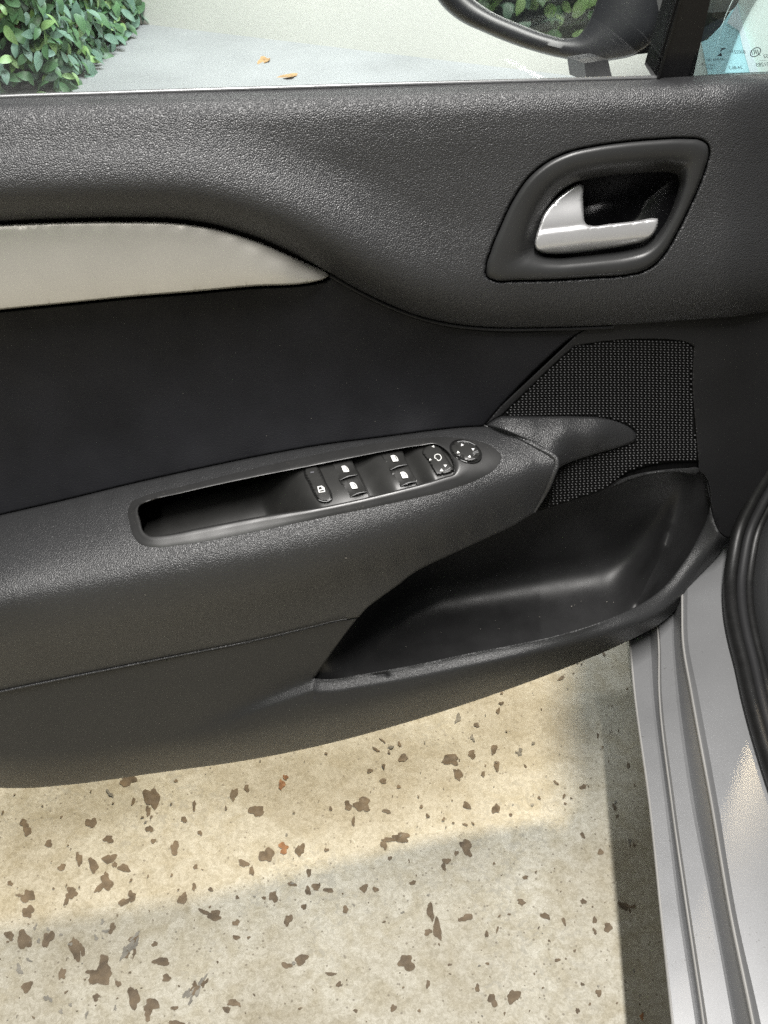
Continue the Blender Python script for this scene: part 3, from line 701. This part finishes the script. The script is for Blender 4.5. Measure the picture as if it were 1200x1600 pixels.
# the perforated face: every rib crossing is a small raised stud
g = Geo(); studs = []
for r_i, y in enumerate(np.arange(528, 802, 4.05)):
    for x in np.arange(780+(.9 if r_i % 2 else 0), 1096, 6.0):
        yy = y+ (5.0*math.sin((x-780)/310*math.pi)*-0.6) - .05*(x-1000)*float(sm((y-660)/60))
        studs.append((x, yy))
studs = np.array(studs); k = inside(studs, loopG); studs = studs[k]; studs = studs[edist(studs, [loopG]) > 1.2]
Ys = grS(studs)
C0 = onY(studs, Ys-.0002)
for c in C0:
    rx, rz, ry = .00108, .00066, .0020
    V = [c+np.array([rx*a, .0010, rz*b]) for a, b in ((-1, -.6), (-.5, -1), (.5, -1), (1, -.6), (1, .6), (.5, 1), (-.5, 1), (-1, .6))]+[c+np.array([rx*.55*a, -ry*.35, rz*.5*b+.0001]) for a, b in ((-1, -1), (1, -1), (1, 1), (-1, 1))]
    g.add(V, [(0, 1, 8), (1, 2, 9, 8), (2, 3, 9), (3, 4, 10, 9), (4, 5, 10), (5, 6, 11, 10), (6, 7, 11), (7, 0, 8, 11), (8, 9, 10, 11)], 'grille_plastic')
tag(g.build('grille_mesh', grille, smooth=0), kind='stuff')

# ---- armrest: depth along the lines that run from the rear to the tip
rowsA = [
 (armT+[(800, 662), (870, 655)], [.0165]*11+[.014, .012]),
 ([(-70, 833), (0, 817), (100, 794), (200, 769), (300, 746), (400, 725), (500, 707), (600, 694), (700, 681), (765, 676), (800, 679)], [.004]*9+[.003, -.001]),
 ([(-70, 862), (0, 846), (100, 824), (200, 800), (300, 777), (400, 756), (500, 738), (600, 723), (700, 706), (770, 697), (820, 697)], [-.022]*8+[-.020, -.017, -.016]),
 ([(-70, 895), (0, 879), (100, 858), (200, 836), (300, 814), (400, 793), (500, 773), (600, 754), (700, 733), (770, 718), (840, 711)], [-.050]*7+[-.048, -.042, -.033, -.026]),
 ([(-70, 922), (0, 906), (100, 887), (200, 868), (300, 848), (400, 829), (500, 808), (600, 787), (700, 764), (770, 742), (830, 726), (869, 719)], [-.070]*7+[-.066, -.058, -.046, -.036, -.030]),
 ([(-70, 948), (0, 934), (100, 917), (200, 899), (300, 880), (400, 860), (500, 839), (600, 816), (700, 789), (770, 765), (830, 745), (868, 730)], [-.0845]*6+[-.083, -.077, -.066, -.053, -.041, -.033]),
 ([(-70, 975), (0, 963), (100, 946), (200, 928), (300, 908), (400, 888), (500, 866), (600, 841), (700, 812), (770, 786), (830, 763), (862, 748)], [-.0895]*6+[-.088, -.081, -.069, -.055, -.042, -.035]),
 ([(-70, 1015), (0, 1001), (100, 984), (200, 966), (300, 946), (400, 925), (500, 902), (600, 874), (700, 841), (770, 812), (830, 785), (852, 772)], [-.0895]*6+[-.088, -.080, -.067, -.053, -.040, -.034]),
 ([(-70, 1060), (0, 1045), (150, 1013), (300, 978), (450, 940), (550, 909), (650, 872), (750, 829), (835, 792)], [-.082]*4+[-.081, -.078, -.070, -.054, -.036]),
 ([(-70, 1097), (0, 1082), (150, 1049), (300, 1017), (400, 996), (500, 975), (560, 963), (640, 915), (740, 860), (835, 812)], [-.0725]*4+[-.0725, -.0725, -.073, -.066, -.052, -.034]),
]
ca = []
for pts, Y in rowsA:
    P3 = resamp(crv([(x, y, yy*3000) for (x, y), yy in zip(pts, Y)], 20), 21); ca += [(p[0], p[1], p[2]/3000) for p in P3]
armS = TPS(ca, 4e-5)
split = crv([(-70, 1097), (0, 1081), (125, 1055), (250, 1030), (400, 1000), (500, 976), (525, 970), (560, 964.5)], 6)
armO = join(armTop, rid1, rid2, rid3, opT[::-1][np.argmin(np.linalg.norm(opT[::-1]-np.array([835, 801]), axis=1)):][:int(np.argmin(np.linalg.norm(opT[::-1]-np.array([560, 965]), axis=1))-np.argmin(np.linalg.norm(opT[::-1]-np.array([835, 801]), axis=1)))], split[::-1])
S4 = lambda pts: zz(180, 640, 1.875, pts)
sOut = crv(S4([(33,292),(40,272),(70,257),(200,222),(400,171),(600,126),(800,91),(900,81),(1000,78),(1062,85),(1120,105),(1144,135),(1135,165),(1090,198),(1000,233),(800,281),(600,322),(400,365),(200,400),(110,407),(75,400),(50,372),(38,332)]), 5, True)
sIn = crv(S4([(67,292),(72,280),(90,272),(200,244),(400,200),(550,171),(700,141),(900,105),(935,101),(952,108),(992,176),(990,188),(970,195),(800,242),(600,286),(430,312),(250,346),(130,368),(100,369),(84,358),(74,325)]), 4, True)
g = Geo(); sheet(g, armO, armS, 'armrest_plastic', holes=[resamp(shrink(sOut, 6), 150, True)], step=8, roll=(3, .0018), skirt=.02, hole_roll=False)
armrest = g.build('armrest', door, smooth=60)
g = Geo(); tube(g, onY(ridge, armS(ridge)-.0002), np.r_[np.linspace(.0012, .0026, 12), np.full(max(0, len(ridge)-24), .0026), np.linspace(.0026, .0012, 12)][:len(ridge)], 'armrest_plastic', 10); g.build('armrest_edge', door, smooth=60)

# cap in front of the armrest, running into the grille
cc = [(757,664,.014),(783,650,.013),(840,650,.012),(900,650,.012),(960,656,.014),(995,682,.013),(990,691,.012),(860,657,.006),(790,660,.004),(820,660,.003),(900,660,.004),(950,664,.008),
      (790,668,-.003),(830,670,-.007),(880,672,-.007),(930,676,-.001),(970,682,.008),(812,684,-.010),(840,690,-.013),(880,692,-.012),(930,692,-.004),(965,694,.006),(840,699,-.016),(862,711,-.022),(885,708,-.013),(930,704,-.001),(869,718,-.024),(880,722,-.014),(868,736,-.018),(935,708,.004),(900,719,-.004)]
capS = TPS(cc, 2e-4)
g = Geo(); capO = join(crv([(757, 665.5), (768, 657), (783, 650)], 4), capO_top, capO_bot, rid2[::-1], rid1[::-1])
sheet(g, capO, capS, 'armrest_plastic', step=6, roll=(4, .004), skirt=.014); g.build('armrest_cap', door, smooth=60)

# ---- lower trim with the pocket's rim
botP = [(-70, 1216), (-40, 1226), (0, 1231), (40, 1231.5), (100, 1227), (250, 1207), (400, 1185.5), (500, 1165), (600, 1139), (700, 1109), (800, 1075), (900, 1037), (980, 1002), (1040, 968), (1076, 930), (1100, 897), (1140, 842)]
bot = crv(botP, 6)
crB = crv([(455, 1098), (500, 1084), (560, 1073), (645, 1058), (740, 1038), (813, 1026), (887, 1010), (960, 984), (1015, 954), (1052, 921), (1088, 873), (1116, 826), (1130, 800)], 6)
_ft = crv([(-70, 1225), (100, 1186), (230, 1148), (310, 1122), (380, 1097), (440, 1076), (489, 1059)], 4); footX, footY = np.r_[_ft[:, 0], 491], np.r_[_ft[:, 1], 1060]
opS = openC
def loS(P):
    P = np.atleast_2d(np.asarray(P, float)); x, y = P[:, 0], P[:, 1]
    e = edist(P, [opS]); db = edist_open(P, bot)
    v = np.where((x < 491) | ((x < 610) & (y < 1056)), y-np.interp(x, footX, footY), e)
    amp = sm((x-240)/260)
    base = -.0705+.0885*sm(((x-880)+(960-y)*.6)/340)
    rgt = sm((x-900)/140)
    Y = base-amp*(.0090+.0095*rgt)*np.where(x < 900, sm(v/(22+10*(1-amp))), np.minimum(v/(22+5*rgt), 1)*rgt+sm(v/22)*(1-rgt))-amp*.004*sm((v-14)/30)
    Y = Y+.005*amp*sm((v-46)/60)
    Y = Y+(.030-.008*rgt)*np.clip(1-db/(55-25*rgt), 0, 1)**2.2
    return Y
i0 = int(np.argmin(np.linalg.norm(opT-np.array([560, 965]), axis=1)))
lowO = join(split, opT[:i0+1][::-1], opB[::-1], crv([(1110, 788), (1112, 800), (1120, 824), (1130, 838), (1140, 842)], 5), bot[::-1])
g = Geo(); ex = []
for d_ in (5, 9, 12.5, 16, 19.5, 23, 27, 32, 38, 45):
    q_ = resamp(np.vstack([np.column_stack([np.arange(230, 489, 5), np.interp(np.arange(230, 489, 5), footX, footY)]), opB[::-1]]), 190); t_ = np.gradient(q_, axis=0); t_ /= np.linalg.norm(t_, axis=1)[:, None]; ex.append(q_+d_*np.column_stack([-t_[:, 1], t_[:, 0]]))
sheet(g, lowO, loS, 'lower_plastic', step=7.5, roll=(3, .0015), skirt=.02, extra=np.vstack(ex)); g.build('lower_trim', door, smooth=60)

g = Geo(); sl_ = split[:-3]; tube(g, onY(sl_, np.minimum(armS(sl_), loS(sl_))-.0010), np.linspace(.0015, .0004, len(sl_)), 'armrest_plastic', 8); g.build('parting_line', door, smooth=60)
# ---- storage pocket
def pkS(P):
    P = np.atleast_2d(np.asarray(P, float)); x, y = P[:, 0], P[:, 1]
    yw = .030-.105*np.clip((690-x)/190, 0, 2)**2-.020*np.clip((x-1000)/100, 0, 1.4)**2-.00004*np.clip(830-y, 0, 200)
    zf = .347+.036*(x-500)/480+.055*np.clip((x-945)/90, 0, 1.6)**2+.045*np.clip((600-x)/110, 0, 1.3)**2
    d = rays(P); yf = CAM[1]+d[:, 1]*((zf-CAM[2])/d[:, 2])
    k = .036; h = np.clip(.5+.5*(yf-yw)/k, 0, 1)
    rim = -.0705+.0885*sm(((x-880)+(960-y)*.6)/340)
    y0 = yf*(1-h)+yw*h-k*h*(1-h); r0 = rim+.004; h2 = np.clip(.5+.5*(y0-r0)/.008, 0, 1)
    return r0*(1-h2)+y0*h2+.008*h2*(1-h2)
g = Geo(); sheet(g, shrink(openC, -5), pkS, 'pocket_plastic', step=7, skirt=0, lift=-.003); g.build('storage_pocket', door, smooth=70)
# lip over the pocket's mouth; black sheet painting the shaded slot above it
g = Geo(); lipO = join(crv([(955, 760), (975, 747), (995, 740.5), (1019, 736), (1050, 732.5), (1075, 731), (1090, 730.5), (1094, 733)], 4), crv([(1094, 733), (1092, 739), (1065, 738.5), (1019, 742), (990, 749), (972, 756), (955, 763)], 4))
sheet(g, lipO, lambda P: grS(P)-.004, 'bezel_plastic', step=4, roll=(2.5, .004), skirt=.01); g.build('pocket_lip', door, smooth=60)
g = Geo(); slo = join(grB, crv([(967, 748), (985, 744), (1019, 738), (1060, 734), (1091, 733)], 4))
sheet(g, slo, lambda P: grS(P)+.004, 'matte_black', step=5, skirt=.006); g.build('slot_shade_sheet', door, smooth=60)

# ---- switch panel on the armrest
g = Geo()
ring(g, sOut, sIn, [(0, .011), (0, .0014), (.04, .0004), (.12, -.0001), (.40, -.0011), (.65, -.0020), (.86, -.0030), (.95, -.0025), (1.0, .0008), (1.0, .012)], armS, 'switch_bezel_plastic', 280)
swb = g.build('switch_panel', door, smooth=75)
def uv(P):
    P = np.atleast_2d(P); v = (P[:, 1]+.21*P[:, 0])/1.105; return P[:, 0]-.5*v, v
def deckS(P):
    u, v = uv(P)
    lim = 14+.0008*np.maximum(0, 790-v)**2*.9
    d = .046*(1-sm((u-lim)/85)**.8)
    sc = np.where((u > 173) & (u < 217), .010*(1-sm((u-173)/44)), 0)+np.where((u > 247) & (u < 279), .010*(1-sm((u-247)/32)), 0)
    return armS(P)+.0045+d+sc
g = Geo(); sheet(g, shrink(sIn, -2), deckS, 'switch_plastic', step=3.6, skirt=0); g.build('switch_deck', swb, smooth=60)
def flatdeck(P): return armS(P)+.0045
def ico_window(g, cx, cy, lift, s=.88):
    pts = np.array([(-7, -4.6), (-4.5, -5.8), (-1, -6.2), (2.5, -5), (5.5, -1.8), (7.6, 2.2), (8.2, 5.2), (3, 5.9), (-2, 6.4), (-4.2, 2.4)])*s*.92+np.array([cx, cy])
    sheet(g, pts, flatdeck, 'print_white', step=3, skirt=0, lift=lift)
    d = np.array([(.2, -3.9), (1.6, -4.2), (4.3, -1.2), (6.1, 3.2), (5.0, 3.6), (3.2, -.4)])*s*.92+np.array([cx, cy])
    sheet(g, d, flatdeck, 'switch_plastic', step=3, skirt=0, lift=lift+.00015)
def switch(corners, ico):
    g = Geo(); c = np.array(corners, float); o = join(*[crv([c[i], c[(i+1) % 4]], 3) for i in range(4)])
    def S(P):                                       # rocker: dished, its lower edge kicked up as a finger lip
        P = np.atleast_2d(P); mid_t = (c[0]+c[1])/2; mid_b = (c[2]+c[3])/2; ax = mid_b-mid_t; t = ((P-mid_t)@ax)/(ax@ax)
        return flatdeck(P)-.0012+.0012*np.sin(np.clip(t, 0, 1)*math.pi)-.0022*sm((t-.72)/.28)
    sheet(g, o, S, 'switch_plastic', step=3, roll=(1.6, .0012), skirt=.005)
    a, b = c[3]*.96+c[2]*.04, c[3]*.04+c[2]*.96; m_ = (a+b)/2+np.array([-.8, -1.6])
    lp = crv([a, m_, b], 2); tube(g, onY(lp, flatdeck(lp)-.0040), np.r_[np.linspace(.0001, .00036, len(lp)//2), np.linspace(.00036, .0001, len(lp)-len(lp)//2)], 'satin_silver_and_glint', 6)  # thin silver tube painting the glint along the finger lip
    ico_window(g, ico[0], ico[1], .0016)
    return g.build('window_switch', swb, smooth=40)
Z5 = lambda x, y: (380+x/5, 680+y/5)
switch([(517, 723), (549, 717), (559, 741.5), (530, 750.5)], (539, 732.5))
switch([(530, 752.5), (559.5, 743.5), (574, 768), (547, 776.5)], (552, 758.5))
switch([(594, 709.5), (628.5, 703.5), (637, 725.5), (609, 734.5)], (616, 716))
switch([(609, 736.5), (637.5, 727.5), (652, 752), (625.5, 760)], (631, 742))
# child lock button
g = Geo(); pill = crv([Z5(*p) for p in ((480, 285), (484, 255), (505, 241), (550, 234), (578, 243), (600, 280), (640, 370), (690, 480), (690, 505), (665, 518), (625, 521), (595, 510), (570, 478), (520, 375))], 2.5, True)
sheet(g, shrink(pill, -1.6), flatdeck, 'matte_black', step=4, skirt=.004, lift=.0006)
sheet(g, pill, flatdeck, 'switch_plastic', step=3, roll=(2.6, .0022), skirt=.006, lift=.0030)
for pts in ([(-6, -4.5), (1, -6), (5.5, -3), (7, 4), (-3.5, 5.5)],): sheet(g, np.array(pts)*.95+np.array([501.5, 764.5]), flatdeck, 'print_white', step=3, skirt=0, lift=.0034)
for pts in ([(-4.2, -3.2), (.6, -4.4), (1.6, -.6), (-3.2, .6)], [(-2, 2), (4.6, .2), (5, 2.6), (-1.4, 4)], [(2.6, -3.2), (4, -1.8), (4.4, -.8), (3.0, -.6)]): sheet(g, np.array(pts)*.95+np.array([501.5, 764.5]), flatdeck, 'switch_plastic', step=3, skirt=0, lift=.0037)
sheet(g, np.array([(-3.2, -.9), (2.6, -1.7), (2.8, .5), (-2.8, 1.4)])+np.array([488, 738]), flatdeck, 'print_grey', step=3, skirt=0, lift=.0034)
lo_ = crv([Z5(x, y) for x, y in ((590, 505), (625, 517), (665, 514), (690, 497))], 2); tube(g, onY(lo_, flatdeck(lo_)-.0028), .0003, 'satin_silver_and_glint', 6)  # silver thread painting a glint on the button's lower edge
g.build('lock_button', swb, smooth=40)
# mirror selector
Z8 = lambda x, y: (640+x/8.571, 670+y/8.571)
def tri(g, x, y, s, rot, lift, surf):
    pts = np.array([(math.cos(rot+a)*s, math.sin(rot+a)*s*.85) for a in (0, 2.094, 4.189)])+np.array(Z8(x, y)); sheet(g, pts, surf, 'print_white', step=4, skirt=0, lift=lift)
g = Geo(); sel = crv([Z8(*p) for p in ((165, 300), (185, 265), (260, 205), (345, 195), (390, 215), (470, 340), (560, 480), (600, 545), (600, 575), (570, 585), (400, 622), (365, 625), (340, 590), (250, 440))], 3, True)
def selS(P):
    P = np.atleast_2d(P); u, v = uv(P); return flatdeck(P)-.0030+.004*sm((282-u)/16)
sheet(g, sel, selS, 'switch_plastic', step=3, roll=(3, .0030), skirt=.006)
for x, y, s, r_ in ((318, 235, 2.7, -1.2), (277, 412, 2.4, -1.8), (478, 492, 3.0, 1.6), (428, 555, 3.3, -1.6)): tri(g, x, y, s, r_, .0005, selS)
icoM = crv([Z8(*p) for p in ((345, 350), (372, 340), (405, 350), (425, 385), (412, 415), (388, 428), (365, 412))], 1.5, False)
tube(g, onY(icoM, selS(icoM)-.0004), .00042, 'print_white', 6)
icoM = crv([Z8(*p) for p in ((340, 352), (340, 395), (360, 398))], 1.5, False); tube(g, onY(icoM, selS(icoM)-.0004), .00042, 'print_white', 6)
lo_ = crv([Z8(*p) for p in ((470, 568), (505, 548), (545, 522))], 2); tube(g, onY(lo_, selS(lo_)-.0003), .0003, 'satin_silver_and_glint', 6)  # painted glint near the selector's lower corner, as a silver thread
g.build('mirror_selector', swb, smooth=45)
# mirror joystick
cx, cy = Z8(752, 300)
el = lambda rx, ry, n=48: np.array([(cx+rx*math.cos(a)+.0*ry, cy+ry*math.sin(a)+.24*rx*math.cos(a)) for a in np.linspace(0, 2*math.pi, n, endpoint=False)])
platS = lambda P: armS(P)-.0030
g = Geo(); sheet(g, el(25.5, 17.5), platS, 'matte_black', step=4, skirt=.003, lift=.0003)
def domeS(P):
    P = np.atleast_2d(P); dx = (P[:, 0]-cx)/24; dy = ((P[:, 1]-cy)-.24*(P[:, 0]-cx))/16.5; r = np.sqrt(dx**2+dy**2); th = np.arctan2(dy, dx)
    groove = sum(np.exp(-((np.arctan2(np.sin(th-a), np.cos(th-a)))/.13)**2) for a in (2.0, 3.6, .35))
    return platS(P)-.0032*(1-.75*r**4)+.0022*groove*sm((r-.35)/.3)
sheet(g, el(23.5, 16), domeS, 'switch_plastic', step=2.2, roll=(2, .002), skirt=.004)
for x, y, s, r_ in ((703, 215, 2.9, .1), (850, 272, 2.9, 1.5), (650, 315, 2.9, 3.4-1.0), (803, 372, 2.9, -1.4)): tri(g, x, y, s, r_, .0006, domeS)
for pts in (((850, 335), (885, 322), (922, 312)), ((850, 318), (880, 305), (915, 296)), ((625, 385), (690, 418), (770, 446)), ((785, 418), (830, 412), (875, 398)), ((640, 175), (710, 165), (800, 180), (880, 220))):
    c_ = crv([Z8(*p) for p in pts], 2); tube(g, onY(c_, domeS(c_)-.0004), .00032, 'satin_silver_and_glint', 6)  # silver threads stand in for glints on the dome
g.build('mirror_joystick', swb, smooth=50)

# ---- glass, divider and side mirror
def pane(name, px, Y0, Y1, m, parent):
    px = np.array(px, float); t = np.clip((130-px[:, 1])/330, 0, 1); V = onY(px, Y0+(Y1-Y0)*t)
    g = Geo(); slab(g, V, (0, .004, .001), m); return g.build(name, parent, smooth=0)
pane('side_window', [(-80, 158), (300, 144), (600, 135), (1027, 123), (1065, -20), (1120, -220), (-80, -220)], .0370, .010, 'window_glass', door)
qw = pane('quarter_window', [(1078, 121), (1300, 110), (1300, -220), (1175, -220), (1106, 0)], .0370, .010, 'quarter_glass', door)
g = Geo(); dv = np.array([(1021, 124), (1083, 121), (1110, 0), (1160, -220), (1108, -220), (1057, 0)], float)
V = onY(dv, [.0385, .0385, .022, .000, .000, .022]); slab(g, V, (0, .024, .004), 'gloss_black')
V = onY(np.array([(1024, 124), (1028, 124), (1063, 0), (1112, -220), (1109, -220), (1060, 0)], float), [.038, .038, .0215, -.0005, -.0005, .0215]); slab(g, V, (0, -.003, 0), 'rubber')
g.build('window_divider', door, smooth=30)
# print etched on the quarter window, reversed as one reads it from inside
def text3(body, px, py, hpx, name='print', shear=.35, rot=0.0):
    cu = bpy.data.curves.new('t', 'FONT'); cu.body = body; cu.size = 1; cu.shear = shear; cu.align_x = 'CENTER'
    o = bpy.data.objects.new('t', cu); COL.objects.link(o); dg = bpy.context.evaluated_depsgraph_get(); me = bpy.data.meshes.new_from_object(o.evaluated_get(dg))
    V = np.array([v.co[:] for v in me.vertices]); F = [tuple(p.vertices) for p in me.polygons]
    bpy.data.objects.remove(o); bpy.data.curves.remove(cu)
    q = np.column_stack([px-V[:, 0]*hpx*1.25-(V[:, 1])*0, py-V[:, 1]*hpx*1.25]); q[:, 1] += rot*(q[:, 0]-px)
    t = np.clip((130-q[:, 1])/330, 0, 1); W = onY(q, .0370-.027*t-.0007); return W, F
g = Geo()
for body, px, py, h, rot in (('8002211', 1153, 83.5, 4.6, 0), ('JRI', 1181, 85, 7, -.12), ('AS2', 1200, 90, 5, -.1), ('43R-001285', 1203, 103, 5.6, -.06), ('24-86.3', 1150, 108, 4.6, -.05), ('LAMINATED', 1119, 95, 3.6, -.05), ('TRANSP 70', 1107, 103, 2.8, .1), ('M2AS', 1110, 108, 2.8, .1), ('......', 1192, 95, 5, -.05)):
    W, F = text3(body, px, py, h*1.25, rot=rot); g.add(W, F, 'print_dark')
for pl in ([(1125.5, 75.2), (1135.3, 75), (1133, 76.8), (1129.5, 77.6), (1125.0, 81), (1124.6, 80.6), (1127.4, 76.6)], [(1119, 87.6), (1129, 87.4), (1127.8, 85.3), (1126, 82.3), (1122.6, 85.6)]):
    pl = np.array(pl); V = onY(pl, .0370-.027*np.clip((130-pl[:, 1])/330, 0, 1)-.0007); g.add(V, fix(V, [tuple(range(len(pl)))]), 'print_dark')
e = crv([(1180.5+8*math.cos(a), 81.5+6.6*math.sin(a)-.35*8*math.cos(a)) for a in np.linspace(0, 6.283, 20, endpoint=False)], 1.5, True); e = np.vstack([e, e[:1]])
tube(g, onY(e, .0370-.027*np.clip((130-e[:, 1])/330, 0, 1)-.0006), .00032, 'print_dark', 6)
g.build('etched_print', qw, smooth=0)

# side mirror
mOut = crv([(687, 0), (697, 12), (716, 28), (760, 50), (810, 70), (860, 85), (897, 92.5), (922, 96), (950, 92), (990, 82), (1020, 60), (1032, 20), (1038, -60), (1020, -140), (960, -178), (860, -190), (760, -180), (700, -140), (676, -70), (677, -25)], 6, True)
mIn = crv([(726, -14), (740, 0), (760, 14), (810, 37), (860, 55), (885, 60), (901, 57), (914, 42), (925, 20), (932, 0), (942, -60), (935, -120), (900, -150), (840, -160), (770, -150), (730, -110), (718, -60)], 5, True)
YM = .215
ce = onY([(840, 0)], YM+.014)[0]; tgt = np.array([-1.30, -2.20, 1.85]); d_in = (ce-CAM)/np.linalg.norm(ce-CAM); d_out = (tgt-ce)/np.linalg.norm(tgt-ce); nm = d_out-d_in; nm /= np.linalg.norm(nm)
def mS(P):
    D = rays(P); return CAM[1]+D[:, 1]*(((ce-CAM)@nm)/(D@nm))-.014
g = Geo()
ring(g, mOut, mIn, [(0, .13), (-.06, .09), (-.07, .05), (-.03, .018), (0, .010), (.15, .003), (.45, 0), (.70, .001), (.90, .003), (.97, .006), (1, .018)], mS, 'mirror_shell_black', 160)
# back of the shell
A_ = resamp(mOut, 90, True); c_ = A_.mean(0)
rows = [onY(c_+(A_-c_)*k_, mS(A_)+d_) for k_, d_ in ((1.0, .08), (1.0, .13), (.86, .175), (.6, .20), (.2, .21))]
V = np.vstack(rows); n = len(A_); F = [(i*n+j, i*n+(j+1) % n, (i+1)*n+(j+1) % n, (i+1)*n+j) for i in range(4) for j in range(n)]
g.add(V, F, 'car_silver')
mir = g.build('side_mirror', door, smooth=50)
# mirror glass: turned so that it shows the hedge
q = shrink(mIn, -5); D = rays(q); V = CAM+D*(((ce-CAM)@nm)/(D@nm))[:, None]
g = Geo(); n = len(V); g.add(np.vstack([V, V+np.array([0, .003, 0])]), [tuple(range(n))[::-1], tuple(range(n, 2*n))]+[(i, (i+1) % n, n+(i+1) % n, n+i) for i in range(n)], 'mirror_silver')
mg = g.build('mirror_glass', mir, smooth=30)
if np.array(mg.data.polygons[0].normal)@nm < 0: mg.data.flip_normals()
print('mirror normal', nm, 'tilt vs -Y', nm@np.array([0, -1, 0]))
# arm, painted cap and foot
g = Geo(); arm = np.array([(922, 96), (950, 91.5), (987, 86), (1030, 81), (1075, 74), (1105, 62), (1125, 42), (1141, 19), (1128, 17), (1060, 20), (1000, 18), (960, 30)], float)
slab(g, onY(arm, YM-.004+.05*(arm[:, 0]-922)/220*-1.0), (.0, .06, 0), 'mirror_shell_black'); g.build('mirror_arm', mir, smooth=30)
g = Geo(); cap = crv([(991, -20), (992, 8), (997, 14), (1006, 17), (1060, 19), (1128, 18.5), (1142, 17), (1158, -5), (1170, -60), (1000, -60)], 6, True)
slab(g, onY(cap, YM-.012-.05*(cap[:, 0]-922)/220), (.0, .06, 0), 'car_silver'); g.build('mirror_cap', mir, smooth=30)
g = Geo(); ft = np.array([(913, 99), (950, 93), (958, 128), (917, 128)], float); slab(g, onY(ft, .10), (.0, .05, -.01), 'mirror_shell_black'); g.build('mirror_foot', mir, smooth=30)

# dust and lint lying on the trim
g = Geo(); rd = random.Random(11)
spots = [(541, 872, armS, 1.5)]
for i in range(70):
    r_ = rd.random()
    if r_ < .4: x = rd.uniform(5, 520); spots.append((x, rd.uniform(at_x(armTop, x)+105, 970-.1*x), armS, rd.uniform(.35, .7)))
    elif r_ < .65: x = rd.uniform(5, 740); spots.append((x, rd.uniform(at_x(seam, x)+120, at_x(armTop, x)-15), inS, rd.uniform(.3, .6)))
    elif r_ < .85: spots.append((rd.uniform(20, 480), rd.uniform(1100, 1150), loS, rd.uniform(.3, .6)))
    else: x = rd.uniform(620, 960); spots.append((x, rd.uniform(985, 1000)-.22*(x-700), pkS, rd.uniform(.4, .8)))
for x, y, S_, sz in spots:
    a = rd.uniform(0, 6.28); q = np.array([(x+sz*math.cos(a+t)*rd.uniform(.5, 1.4), y+sz*math.sin(a+t)*rd.uniform(.4, 1)) for t in (0, 1.5, 3.0, 4.5)])
    V = onY(q, S_(q)-.0009); g.add(V, fix(V, [(0, 1, 2, 3)]), 'lint')
tag(g.build('dust_specks', door, smooth=0), kind='stuff')
